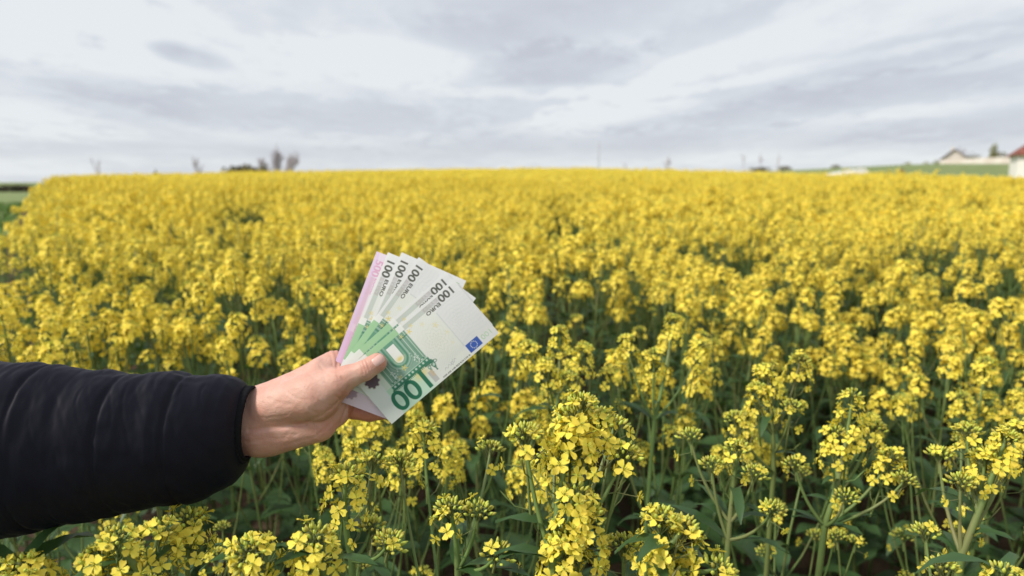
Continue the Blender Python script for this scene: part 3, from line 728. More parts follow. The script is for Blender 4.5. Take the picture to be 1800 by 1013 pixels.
for i in range(5):
    rg2 = random.Random(600 + i); m = MB(); SZ = 1.5
    for k in range(66):
        x, y = rg2.uniform(-SZ / 2, SZ / 2), rg2.uniform(-SZ / 2, SZ / 2); H = 1.30 + rg2.gauss(0, .06)
        for j in range(5):
            a = rg2.random() * 6; rr_ = rg2.uniform(.02, .13) if j else 0; cx, cy = x + math.cos(a) * rr_, y + math.sin(a) * rr_; cz = H - rg2.uniform(0, .16) * (j > 0)
            nfl = 11 if j < 3 else 6
            for f in range(nfl):
                t = f / nfl; b_ = f * GA + a; ra_ = .008 + .020 * math.sqrt(t); n_ = Vector((math.cos(b_) * (.3 + t), math.sin(b_) * (.3 + t), .9 - t * .8 + rg2.gauss(0, .3))).normalized()
                p = Vector((cx + math.cos(b_) * ra_, cy + math.sin(b_) * ra_, cz - .065 * t)); u = n_.orthogonal().normalized() * .0105; w_ = n_.cross(u)
                m.poly([p - u - w_, p + u - w_, p + u + w_, p - u + w_], 1 if rg2.random() > .12 else 2)
            p0 = Vector((x, y, H - .45)); e = Vector((cx, cy, cz - .05)); q = Vector((.003, .001, 0))
            m.poly([p0 - q, p0 + q, e + q * .6, e - q * .6], 0)
        for j in range(7):
            a = rg2.random() * 6; mxl = Matrix.Translation((x, y, H * rg2.uniform(.2, .72))) @ Matrix.Rotation(a, 4, 'Z') @ Matrix.Scale(rg2.uniform(.6, 1), 4)
            l_ = LEAVES[rg2.randrange(12)]; A = [mxl @ Vector(l_.v[t]) for t in (0, 3 * 2, 3 * 2 + 2, len(l_.v) - 2)]
            m.poly([A[0], A[1], A[3], A[2]], 3)
    o = bpy.data.objects.new('b_patch_%02d' % i, m.mesh('rapeseed_patch_far', MATS3, False)); lib.objects.link(o)
pts = []; rot = []; scl = []; idx = []
def addp(x, y, z, rz, tilt, s, sz, i): pts.append((x, y, z)); rot.append((tilt * math.cos(rz * 3), tilt * math.sin(rz * 3), rz)); scl.append((s, s, sz)); idx.append(i)
rg = random.Random(99)
for (d, x, y, z, Ht, q) in more + rest: addp(x, y, z, q * 2 * PI, 0, max(Ht, .8) / 1.30, max(Ht, .8) / 1.30, rg.randrange(6) if d > 3.2 or math.hypot(x, y) > 3.2 else 11 + rg.randrange(4))
g = 0.18; YN = 44 * .178
def infov(x, y, mrg): return abs(x) < (y + mrg) * .80 + mrg
for iy in range(int(YN / g) - 2, int(15.5 / g)):
    for ix in range(-int(14 / g), int(14 / g)):
        x = (ix + rg.uniform(-.45, .45)) * g; y = (iy + rg.uniform(-.45, .45)) * g
        if y < YN - .1 or y > 15 or x < edge_x(y) + .15 * rg.random() or not infov(x, y, 1.2): continue
        hn = hnoise(x, y)
        if in_track(x, y): continue
        if mnoise.noise(Vector((x * 2.1 + 40, y * 2.1, 2))) < -.30: continue
        s = (1.31 + hn + rg.gauss(0, .05)) / 1.30
        addp(x, y, gz(x, y), rg.random() * 6.28, .05, s, s, rg.randrange(6))
for iy in range(0, 34):
    for ix in range(-44, 44):      # near ground outside the cell grid, out of view to the sides
        pass
g = 1.32
for iy in range(int(14.6 / g), int(96 / g)):
    for ix in range(-70, 75):
        x = (ix + rg.uniform(-.2, .2)) * g; y = (iy + rg.uniform(-.2, .2)) * g
        if x < edge_x(y) + .6 or x > 4 + y * .86 or not infov(x, y, 3): continue
        s = 1.0 + hnoise(x, y) / 1.3 + rg.gauss(0, .02)
        addp(x, y, gz(x, y) - .0, rg.randrange(4) * PI / 2 + rg.gauss(0, .2), 0, 1.05, s, 6 + rg.randrange(5))
me = bpy.data.meshes.new('rapeseed_crop'); me.from_pydata(pts, [], [])
for nm, tp, arr, key in (('rot', 'FLOAT_VECTOR', rot, 'vector'), ('scl', 'FLOAT_VECTOR', scl, 'vector'), ('vid', 'INT', idx, 'value')):
    at_ = me.attributes.new(nm, tp, 'POINT'); at_.data.foreach_set(key, np.array(arr, dtype=np.int32 if tp == 'INT' else np.float32).ravel())
crop = tag(link('rapeseed_crop', me), kind='stuff')
ng = bpy.data.node_groups.new('rapeseed_scatter', 'GeometryNodeTree')
ng.interface.new_socket('Geometry', in_out='INPUT', socket_type='NodeSocketGeometry'); ng.interface.new_socket('Geometry', in_out='OUTPUT', socket_type='NodeSocketGeometry')
gi = ng.nodes.new('NodeGroupInput'); go = ng.nodes.new('NodeGroupOutput'); iop = ng.nodes.new('GeometryNodeInstanceOnPoints'); ci = ng.nodes.new('GeometryNodeCollectionInfo')
ci.inputs['Collection'].default_value = lib; ci.inputs['Separate Children'].default_value = True; ci.inputs['Reset Children'].default_value = True
def na_(nm, tp):
    a = ng.nodes.new('GeometryNodeInputNamedAttribute'); a.data_type = tp; a.inputs['Name'].default_value = nm; return a.outputs['Attribute']
e2r = ng.nodes.new('FunctionNodeEulerToRotation')
ng.links.new(na_('rot', 'FLOAT_VECTOR'), e2r.inputs[0]); ng.links.new(e2r.outputs[0], iop.inputs['Rotation'])
ng.links.new(na_('scl', 'FLOAT_VECTOR'), iop.inputs['Scale']); ng.links.new(na_('vid', 'INT'), iop.inputs['Instance Index'])
iop.inputs['Pick Instance'].default_value = True
ng.links.new(gi.outputs[0], iop.inputs['Points']); ng.links.new(ci.outputs[0], iop.inputs['Instance']); ng.links.new(iop.outputs[0], go.inputs[0])
crop.modifiers.new('scatter', 'NODES').node_group = ng

# ------------------------------------------------------------------ the outstretched arm
DH = 0.712; SPX = DH / FPX                       # depth of the hand and the size there of one photograph pixel
def hp(px, py, z=0.0):
    """metric position (in hand units) of a point seen at (px, py), z units nearer than the plane of the notes"""
    f = 1 - z / FPX
    return np.array([(px - 900) * f, (py - 506.5) * f, z])
def h2w(a):
    a = np.asarray(a, float).reshape(-1, 3)
    c = np.stack([a[:, 0] * SPX, -a[:, 1] * SPX, -DH + a[:, 2] * SPX], 1)
    return c @ CMn[:3, :3].T + CMn[:3, 3]

def sd_cap(p, a, b, ra, rb):
    ab = b - a; t = np.clip(((p - a) @ ab) / (ab @ ab), 0, 1)
    return np.linalg.norm(p - (a + t[:, None] * ab), axis=1) - (ra + t * (rb - ra))
def smin(a, b, k):
    h = np.clip(.5 + .5 * (b - a) / k, 0, 1); return b + (a - b) * h - k * h * (1 - h)
def sd_ell(p, a, b, ry, rz):
    """flattened round bar from a to b: half height ry, half thickness rz"""
    q = (p - a) / np.array([ry, ry, rz]); bb = (b - a) / np.array([ry, ry, rz]); t = np.clip((q @ bb) / (bb @ bb), 0, 1)
    return (np.linalg.norm(q - t[:, None] * bb, axis=1) - 1) * min(ry, rz)
FING = [  # index, middle, ring, little: knuckle, middle joint, end joint, tip
    [((590, 641, -34), 27), ((634, 650, -47), 16), ((668, 640, -40), 14), ((700, 628, -24), 12)],
    [((603, 680, -48), 22), ((646, 690, -54), 16), ((682, 684, -40), 14), ((716, 668, -26), 12)],
    [((600, 716, -52), 18), ((650, 727, -54), 15), ((690, 723, -42), 13.5), ((718, 700, -27), 11.5)],
]
def hand_sdf(p):
    d = sd_ell(p, hp(330, 752, -26), hp(455, 742, -25), 60, 40)
    d = smin(d, sd_ell(p, hp(455, 742, -25), hp(500, 730, -25), 58, 38), 10)
    # metacarpal fan, back of the hand towards the far side
    d = smin(d, sd_cap(p, hp(478, 712, -24), hp(588, 642, -34), 34, 27), 22)
    d = smin(d, sd_cap(p, hp(478, 730, -28), hp(600, 674, -42), 36, 26), 18)
    d = smin(d, sd_cap(p, hp(478, 748, -28), hp(603, 704, -42), 38, 24), 16)
    d = smin(d, sd_cap(p, hp(478, 758, -26), hp(588, 726, -34), 38, 26), 16)
    # heel of the hand below, then the ball of the thumb in front
    d = smin(d, sd_cap(p, hp(462, 764, -18), hp(560, 748, -18), 34, 30), 12)
    th = sd_cap(p, hp(478, 715, -6), hp(556, 694, 6), 34, 43)
    th = smin(th, sd_cap(p, hp(556, 694, 6), hp(592, 676, 15), 42, 27), 12)
    th = smin(th, sd_cap(p, hp(585, 678, 15), hp(612, 663, 20), 27, 19.5), 12)
    th = smin(th, sd_cap(p, hp(612, 663, 20), hp(642, 651, 21), 19.0, 17.8), 6)
    th = smin(th, sd_cap(p, hp(642, 651, 21), hp(662, 638.5, 17), 18.0, 16.0), 3.5)
    th = smin(th, sd_cap(p, hp(656, 642, 16), hp(665, 637, 15), 15.5, 15.0), 5)
    d = smin(d, th, 9)
    # web between thumb and forefinger
    d = smin(d, sd_cap(p, hp(560, 650, -6), hp(592, 650, -14), 20, 12), 16)
    f = None
    for ch in FING:
        c = None
        for (a, ra), (b, rb) in zip(ch[:-1], ch[1:]):
            s = sd_cap(p, hp(*a), hp(*b), ra if ra < 20 else 17.0, rb)
            c = s if c is None else smin(c, s, 4)
        f = c if f is None else smin(f, c, 2.5)
    return smin(d, f, 4)
GROOVES = [  # creases: polyline of photograph pixels, width, depth
    ([(612, 683), (600, 700), (585, 716), (566, 730), (540, 741)], 3.4, 2.1), ([(618, 688), (612, 706), (604, 728), (598, 744)], 2.6, 2.61),
    ([(438, 757), (470, 753), (505, 749), (535, 746)], 4.2, 2.2), ([(436, 777), (470, 771), (500, 770)], 4.5, 1.30),
    ([(637, 634), (641, 644), (644, 654)], 1.7, 1.30), ([(632, 636), (637, 647), (639, 658)], 1.6, 1.16), ([(642, 631), (646, 641), (649, 650)], 1.4, 0.87),
    ([(600, 664), (606, 672), (613, 679)], 2.0, 1.30), ([(593, 662), (601, 674), (609, 682)], 1.8, 0.87),
    ([(596, 688), (604, 692), (612, 690)], 1.6, 1.16), ([(590, 697), (600, 701), (609, 697)], 1.6, 1.01),
    ([(585, 612), (590, 622), (593, 634), (592, 646)], 2.6, 1.45), ([(594, 610), (597, 622), (598, 634)], 2.2, 1.30), ([(577, 618), (583, 629), (585, 642)], 2.5, 0.87),
    ([(540, 712), (548, 722), (560, 728)], 3, 0.72), ([(552, 700), (562, 712), (574, 718)], 3, 0.72), ([(520, 716), (528, 728), (540, 735)], 3, 0.72),
    ([(650, 713), (652, 727), (651, 740)], 1.5, 1.16), ([(636, 714), (637, 728), (636, 742)], 1.3, 0.72),
    ([(585, 742), (575, 752), (560, 762)], 3, 0.87), ([(600, 735), (590, 748), (580, 757)], 3, 0.72),
    ([(505, 690), (520, 700), (540, 704)], 2.5, .55), ([(470, 700), (490, 708), (515, 712)], 4, .6), ([(455, 735), (480, 734), (505, 730)], 3, .5),
    ([(560, 640), (572, 655), (588, 664)], 2.2, .6), ([(540, 655), (556, 668), (575, 676)], 2.4, .4), ([(560, 705), (575, 712), (590, 712)], 1.8, .6),
    ([(450, 768), (480, 764), (520, 764)], 2.5, .7), ([(500, 783), (530, 774), (560, 766)], 3, .6),
]
def groove(p):
    f = 1 - p[:, 2] / FPX; q = np.stack([p[:, 0] / f + 900, p[:, 1] / f + 506.5], 1); r = np.zeros(len(p))
    for pl, wd, dp in GROOVES:
        dm = np.full(len(p), 1e9)
        for a, b in zip(pl[:-1], pl[1:]):
            a = np.array(a, float); b = np.array(b, float); ab = b - a; t = np.clip(((q - a) @ ab) / (ab @ ab), 0, 1)
            dm = np.minimum(dm, ((q - a - t[:, None] * ab) ** 2).sum(1))
        r += dp * np.exp(-dm / (wd * wd))
    # soft tendons and flesh
    x, y, z = p.T
    r += .55 * np.sin(x * .045 + y * .09) * np.sin(y * .06 - z * .05 + 1) + .25 * np.sin(x * .21 + 1.7 * np.sin(y * .13)) * np.sin(y * .19 + z * .17)
    return r
def full_sdf(p): return hand_sdf(p) + groove(p)

def surface_nets(fn, lo, hi, h):
    ns = [int((b - a) / h) + 1 for a, b in zip(lo, hi)]
    xs = [a + h * np.arange(n) for a, n in zip(lo, ns)]
    D = np.empty(ns, np.float32)
    Y, Z = np.meshgrid(xs[1], xs[2], indexing='ij'); yz = np.stack([Y.ravel(), Z.ravel()], 1)
    step = 24
    for i in range(0, ns[0], step):
        xc = xs[0][i:i + step]; pp = np.empty((len(xc), len(yz), 3)); pp[:, :, 0] = xc[:, None]; pp[:, :, 1:] = yz[None]
        D[i:i + step] = fn(pp.reshape(-1, 3)).reshape(len(xc), ns[1], ns[2])
    ins = D < 0
    c = [ins[dx:ns[0] - 1 + dx, dy:ns[1] - 1 + dy, dz:ns[2] - 1 + dz] for dx in (0, 1) for dy in (0, 1) for dz in (0, 1)]
    cnt = sum(q.astype(np.int8) for q in c); act = (cnt > 0) & (cnt < 8)
    ijk = np.argwhere(act); idm = np.full(act.shape, -1, np.int64); idm[act] = np.arange(len(ijk))
    acc = np.zeros((len(ijk), 3)); k = np.zeros(len(ijk))
    co = [(a, b, c_) for a in (0, 1) for b in (0, 1) for c_ in (0, 1)]
    for a in co:
        for ax_ in range(3):
            if a[ax_]: continue
            b = list(a); b[ax_] = 1
            da = D[tuple((ijk + a).T)]; db = D[tuple((ijk + b).T)]; m = (da < 0) != (db < 0)
            t = np.where(m, da / np.where(m, da - db, 1), 0); q = np.array(a, float)[None] + t[:, None] * (np.array(b) - np.array(a))[None]
            acc += q * m[:, None]; k += m
    V = (ijk + acc / k[:, None]) * h + np.array(lo)
    F = []
    for ax_ in range(3):
        u, v = (ax_ + 1) % 3, (ax_ + 2) % 3
        sl0 = [slice(None)] * 3; sl1 = [slice(None)] * 3; sl0[ax_] = slice(0, -1); sl1[ax_] = slice(1, None)
        e = np.argwhere(ins[tuple(sl0)] != ins[tuple(sl1)])
        ok = (e[:, u] > 0) & (e[:, v] > 0) & (e[:, u] < ns[u] - 1) & (e[:, v] < ns[v] - 1); e = e[ok]
        s = ins[tuple(e.T)]
        q = []
        for du, dv in ((-1, -1), (0, -1), (0, 0), (-1, 0)):
            ee = e.copy(); ee[:, u] += du; ee[:, v] += dv; q.append(idm[tuple(ee.T)])
        q = np.stack(q, 1); q[~s] = q[~s][:, ::-1]; F.append(q)
    return V, np.concatenate(F)
V, F = surface_nets(hand_sdf, (-570, 78, -100), (-150, 320, 66), 1.7)
def grad(fn, p, e=.6):
    g = np.stack([fn(p + np.eye(3)[i] * e) - fn(p - np.eye(3)[i] * e) for i in range(3)], 1); return g / np.maximum(np.linalg.norm(g, axis=1), 1e-6)[:, None]
for _ in range(2):
    V = V - grad(full_sdf, V) * np.clip(full_sdf(V), -3, 3)[:, None] * .9
me = bpy.data.meshes.new('person'); me.from_pydata(h2w(V).tolist(), [], F.tolist()); me.polygons.foreach_set('use_smooth', [True] * len(F)); me.update()
# skin: pale, ruddier over joints and thumb tip, far fingers reddened for their shade, with pore and vein relief
sk = bpy.data.materials.new('skin'); sk.use_nodes = True; t = sk.node_tree; b = t.nodes['Principled BSDF']; l = t.links
ca = t.nodes.new('ShaderNodeAttribute'); ca.attribute_name = 'tint'
tco = t.nodes.new('ShaderNodeTexCoord'); nz = t.nodes.new('ShaderNodeTexNoise'); nz.inputs['Scale'].default_value = 60; nz.inputs['Detail'].default_value = 5; l.new(tco.outputs['Object'], nz.inputs['Vector'])
mx = t.nodes.new('ShaderNodeMix'); mx.data_type = 'RGBA'; mx.inputs[6].default_value = (0.60, 0.38, 0.315, 1); mx.inputs[7].default_value = (0.50, 0.205, 0.15, 1)
ad = t.nodes.new('ShaderNodeMath'); ad.operation = 'MULTIPLY_ADD'; ad.inputs[1].default_value = 1.1; ad.use_clamp = True
sb = t.nodes.new('ShaderNodeMath'); sb.operation = 'SUBTRACT'; sb.inputs[1].default_value = .38
l.new(nz.outputs[0], sb.inputs[0]); l.new(sb.outputs[0], ad.inputs[0]); l.new(ca.outputs['Fac'], ad.inputs[2]); l.new(ad.outputs[0], mx.inputs[0]); l.new(mx.outputs[2], b.inputs['Base Color'])
b.inputs['Roughness'].default_value = .48; b.inputs['Specular IOR Level'].default_value = .35
b.inputs['Subsurface Weight'].default_value = .18; b.inputs['Subsurface Radius'].default_value = (1, .35, .2); b.inputs['Subsurface Scale'].default_value = .004
vo = t.nodes.new('ShaderNodeTexVoronoi'); vo.inputs['Scale'].default_value = 900; l.new(tco.outputs['Object'], vo.inputs['Vector'])
n3 = t.nodes.new('ShaderNodeTexNoise'); n3.inputs['Scale'].default_value = 260; n3.inputs['Detail'].default_value = 4; l.new(tco.outputs['Object'], n3.inputs['Vector'])
sm = t.nodes.new('ShaderNodeMath'); sm.operation = 'MULTIPLY_ADD'; sm.inputs[1].default_value = .35; l.new(vo.outputs['Distance'], sm.inputs[0]); l.new(n3.outputs[0], sm.inputs[2])
bp = t.nodes.new('ShaderNodeBump'); bp.inputs['Strength'].default_value = .6; bp.inputs['Distance'].default_value = .0010; l.new(sm.outputs[0], bp.inputs['Height']); l.new(bp.outputs[0], b.inputs['Normal'])
me.materials.append(sk)
f_ = 1 - V[:, 2] / FPX; qx, qy = V[:, 0] / f_ + 900, V[:, 1] / f_ + 506.5
def spot(x, y, r): return np.exp(-((qx - x) ** 2 + (qy - y) ** 2) / r ** 2)
tint = .15 + .55 * spot(670, 636, 16) + .3 * spot(640, 648, 12) + .75 * ((qx > 612) & (V[:, 2] < -8)) + .4 * spot(600, 630, 22) + .35 * spot(608, 690, 14) + .35 * spot(590, 745, 40) + .25 * spot(470, 790, 50)  # fingers behind the banknotes carry their shaded, shine-through red as painted colour
at_ = me.attributes.new('tint', 'FLOAT', 'POINT'); at_.data.foreach_set('value', np.clip(tint, 0, 1).astype(np.float32))
person = tag(link('person', me), 'arm in a black padded sleeve reaching from the left, hand holding fanned banknotes', 'person')

# thumb nail: a curved plate that lies on the thumb
tdir = np.array([.80, -.60]); tper = np.array([.60, .80]); cN = np.array([665.0, 633.5]); ga, gb = 13, 11
rows = []
for i in range(ga):
    for j in range(gb):
        a = (i / (ga - 1) * 2 - 1); c = (j / (gb - 1) * 2 - 1)
        hw = 9.0 * (1 - .5 * max(0, -a - .55) ** 1.6 * 2 - .45 * max(0, a - .62) ** 1.5 * 2)
        q = cN + tdir * a * 11.2 + tper * c * hw * 1.0; rows.append((q[0], q[1], a, c))
rows = np.array(rows); z = np.full(len(rows), 60.0)
for _ in range(60):
    p = np.stack([(rows[:, 0] - 900) * (1 - z / FPX), (rows[:, 1] - 506.5) * (1 - z / FPX), z], 1); z = z - np.clip(full_sdf(p), -4, 8) * .7
z = np.maximum(z, 14)
z += .75 * (1 - np.abs(rows[:, 3]) ** 4) * np.clip((rows[:, 2] + 1.05) * 3, .1, 1) - .25
p = np.stack([(rows[:, 0] - 900) * (1 - z / FPX), (rows[:, 1] - 506.5) * (1 - z / FPX), z], 1)
m = MB(); m.quadgrid([tuple(q) for q in h2w(p)], ga, gb)
nm = mat('fingernail', (0.66, 0.42, 0.38), 0.28, 0.45, sss=.1)
link('fingernail', m.mesh('fingernail', [nm]), person)

# sleeve: padded nylon tube, swept from beyond the frame to the cuff
TOP = [(-900, 610), (-500, 628), (-250, 634), (0, 639), (53, 637), (107, 643), (153, 652), (190, 650), (224, 656), (266, 658), (306, 652), (330, 657), (348, 660), (391, 659), (410, 664), (424, 672), (433, 686)]
BOT = [(-900, 1010), (-500, 985), (-250, 965), (0, 945), (71, 932), (160, 913), (249, 896), (302, 889), (355, 877), (391, 862), (410, 851), (424, 836), (431, 815)]
DEP = [(-900, .60), (-500, .585), (0, .61), (250, .66), (440, .712)]
it = lambda T, x: np.interp(x, [q[0] for q in T], [q[1] for q in T])
SEAM = [-420, -300, -180, -70, 86, 224, 331, 425]
xs = np.concatenate([np.linspace(-900, -60, 60), np.linspace(-55, 433, 250)]); NT = 128
def seamf(x):
    d = min(abs(x - s) for s in SEAM); return math.exp(-(d / 5.0) ** 2), d
pts = []
for x in xs:
    t_, b_ = it(TOP, x), it(BOT, x); dd = it(DEP, x); cy = (t_ + b_) / 2; hh = (b_ - t_) / 2
    C = np.array(P(x, cy, dd)); A1 = np.array(P(x, cy - 1, dd)) - C; A1 = A1 / np.linalg.norm(A1); R_ = hh * dd / FPX
    A2 = np.array(CM.to_3x3() @ Vector((0, 0, 1)))
    g_, d_ = seamf(x)
    for k in range(NT):
        th = 2 * PI * k / NT; cs, sn = math.cos(th), math.sin(th)
        q = Vector((x * .010, cs * 1.4 + 3, sn * 1.4))
        near = math.exp(-d_ / 26)
        wr = mnoise.noise(Vector((x * .045 + cs * .6, cs * 2.6, sn * 2.6))) * .024 + mnoise.noise(Vector((x * .016, cs * 1.1 + 7, sn * 1.1))) * (.040 if x > 90 else .026) + mnoise.noise(Vector((x * .10 + cs * 2, cs * 7, sn * 7))) * .007
        ln_ = cs * 9 + 2.5 * mnoise.noise(Vector((x * .03, cs * 3, sn * 3)))
        wr += near * .022 * mnoise.noise(Vector((x * .012, cs * 5.5 + 4, sn * 5.5)))
        wr -= .010 * max(0, 1 - abs(mnoise.noise(Vector((x * .028 + cs * 1.9, cs * 1.1 + 21, sn * 1.1)))) * 9) * (x > 120)
        r = R_ * (1 - .024 * g_ * (1.0 if x < 420 else .4) + wr * (1 - .5 * g_) * (.8 if x > 380 else 1)) 
        if x > 420: r *= 1 - .02 * ((x - 420) / 13)
        pts.append(tuple(C + A1 * cs * r + A2 * sn * r * .86))
m = MB(); m.quadgrid(pts, len(xs), NT, 0, True)
b0 = len(m.v); m.f.append(tuple(range(0, NT))); m.m.append(0)
nyl = mat('black_nylon', (0.0058, 0.0058, 0.0130), 0.6, 0.16, bump=(220, .12, .001), sheen=.02)
sl = link('sleeve', m.mesh('sleeve', [nyl]), person)
# turned-in end of the sleeve, then the knitted cuff
m = MB(); pts = []
def ringat(x, cy, hh, dd, dz=.8, tw=0):
    C = np.array(P(x, cy, dd)); A1 = np.array(CM.to_3x3() @ Vector((tw, 1, 0))); A2 = np.array(CM.to_3x3() @ Vector((0, 0, 1))); R_ = hh * dd / FPX; o = []
    for k in range(NT):
        th = 2 * PI * k / NT; rb = 1 + .010 * math.cos(th * 42); o.append(tuple(C + A1 * math.cos(th) * R_ * rb + A2 * math.sin(th) * R_ * dz * rb))
    return o
for (x, cy, hh, dz, tw) in [(412, 748, 66, .80, .02), (428, 746, 67, .78, .04), (437, 745, 66, .78, .06), (441, 744, 64.5, .76, .06), (442.5, 744, 61.5, .74, .06), (439, 744, 59.5, .72, .06), (420, 746, 59, .70, .04)]:
    pts += ringat(x, cy, hh, .712, dz, tw)
m.quadgrid(pts, 7, NT, 0, True)
link('cuff', m.mesh('cuff', [mat('black_knit', (0.010, 0.010, 0.012), .9, .1, bump=(500, .4, .001))]), sl)
m = MB(); pts = []
for x, cy, hh in [(432.5, 750, 64.5), (436, 749, 58), (430, 749, 55), (418, 749, 60)]: pts += ringat(x, cy, hh, .7115, .8)
m.quadgrid(pts, 4, NT, 0, True); link('hem', m.mesh('sleeve_hem', [nyl]), sl)

# ------------------------------------------------------------------ banknotes
LX, LY = 247.6, 124.0
SS = 4
def glyphs(text, h, bold=0.0, sx=1.0):
    """triangles of a line of text, cap height h, origin at its lower left"""
    cu = bpy.data.curves.new('t', 'FONT'); cu.body = text; cu.size = 1; cu.offset = bold; o = bpy.data.objects.new('t', cu); COL.objects.link(o)
    dg = bpy.context.evaluated_depsgraph_get(); me = o.evaluated_get(dg).to_mesh(); me.calc_loop_triangles()
    v = np.array([q.co[:2] for q in me.vertices]); tr = [tuple(q.vertices) for q in me.loop_triangles]
    o.evaluated_get(dg).to_mesh_clear(); bpy.data.objects.remove(o); bpy.data.curves.remove(cu)
    mn, mx_ = v.min(0), v.max(0); s = h / (mx_[1] - mn[1]); v = (v - mn) * s; v[:, 0] *= sx
    return v, tr
class Canvas:
    def __init__(s, lx, ly, col):
        s.lx, s.ly = lx, ly; s.w, s.h = int(lx * SS), int(ly * SS)
        s.a = np.empty((s.h, s.w, 3)); s.a[:] = col
        s.Y, s.X = np.meshgrid((np.arange(s.h) + .5) / SS, (np.arange(s.w) + .5) / SS, indexing='ij')
    def blend(s, mask, col, al=1.0):
        mk = (mask * al)[..., None]; s.a = s.a * (1 - mk) + np.array(col) * mk
    def rect(s, x0, y0, x1, y1, col, al=1.0): s.blend(((s.X >= x0) & (s.X < x1) & (s.Y >= y0) & (s.Y < y1)).astype(float), col, al)
    def ell(s, x, y, rx, ry, col, al=1.0, ring=None):
        d = np.hypot((s.X - x) / rx, (s.Y - y) / ry); k = d < 1
        if ring: k &= d > ring
        s.blend(k.astype(float), col, al)
    def soft(s, x, y, rx, ry, col, al=1.0): s.blend(np.exp(-(((s.X - x) / rx) ** 2 + ((s.Y - y) / ry) ** 2)), col, al)
    def poly(s, pts, col, al=1.0):
        ins = np.zeros(s.X.shape, bool); n = len(pts)
        for i in range(n):
            (x0, y0), (x1, y1) = pts[i], pts[(i + 1) % n]
            if y0 == y1: continue
            c = ((y0 > s.Y) != (y1 > s.Y)) & (s.X < (x1 - x0) * (s.Y - y0) / (y1 - y0) + x0); ins ^= c
        s.blend(ins.astype(float), col, al)
    def line(s, pts, wd, col, al=1.0):
        d = np.full(s.X.shape, 1e9)
        for (x0, y0), (x1, y1) in zip(pts[:-1], pts[1:]):
            ux_, uy_ = x1 - x0, y1 - y0; t = np.clip(((s.X - x0) * ux_ + (s.Y - y0) * uy_) / max(ux_ * ux_ + uy_ * uy_, 1e-9), 0, 1)
            d = np.minimum(d, np.hypot(s.X - x0 - t * ux_, s.Y - y0 - t * uy_))
        s.blend((d < wd / 2).astype(float), col, al)
    def text(s, txt, x, ybase, h, col, bold=0.0, sx=1.0, al=1.0, width=None):
        v, tr = glyphs(txt, h, bold, sx)
        if width: v[:, 0] *= width / v[:, 0].max()
        v = np.stack([x + v[:, 0], ybase - v[:, 1]], 1); mk = np.zeros(s.X.shape)
        for t in tr:
            A = v[list(t)] * SS; x0, y0 = np.maximum(np.floor(A.min(0)).astype(int), 0); x1, y1 = np.ceil(A.max(0)).astype(int) + 1; x1, y1 = min(x1, s.w), min(y1, s.h)
            if x1 <= x0 or y1 <= y0: continue
            gx, gy = np.meshgrid(np.arange(x0, x1) + .5, np.arange(y0, y1) + .5)
            def ed(p, q): return (q[0] - p[0]) * (gy - p[1]) - (q[1] - p[1]) * (gx - p[0])
            e0, e1, e2 = ed(A[0], A[1]), ed(A[1], A[2]), ed(A[2], A[0]); k = ((e0 >= 0) & (e1 >= 0) & (e2 >= 0)) | ((e0 <= 0) & (e1 <= 0) & (e2 <= 0))
            mk[y0:y1, x0:x1] = np.maximum(mk[y0:y1, x0:x1], k)
        s.blend(mk, col, al)
    def grid(s, res):
        nu, nv = int(s.lx * res) + 1, int(s.ly * res) + 1; o = np.zeros((nv, nu, 3)); r = SS / res / 2
        I = np.pad(s.a, ((1, 0), (1, 0), (0, 0))).cumsum(0).cumsum(1)
        for j in range(nv):
            ya, yb = int(max(j / res * SS - r, 0)), int(min(j / res * SS + r + 1, s.h)); ya = min(ya, s.h - 1)
            xa = np.clip((np.arange(nu) / res * SS - r).astype(int), 0, s.w - 1); xb = np.clip((np.arange(nu) / res * SS + r + 1).astype(int), 1, s.w)
            o[j] = (I[yb, xb] - I[ya, xb] - I[yb, xa] + I[ya, xa]) / ((yb - ya) * (xb - xa))[:, None]
        return o, nu, nv
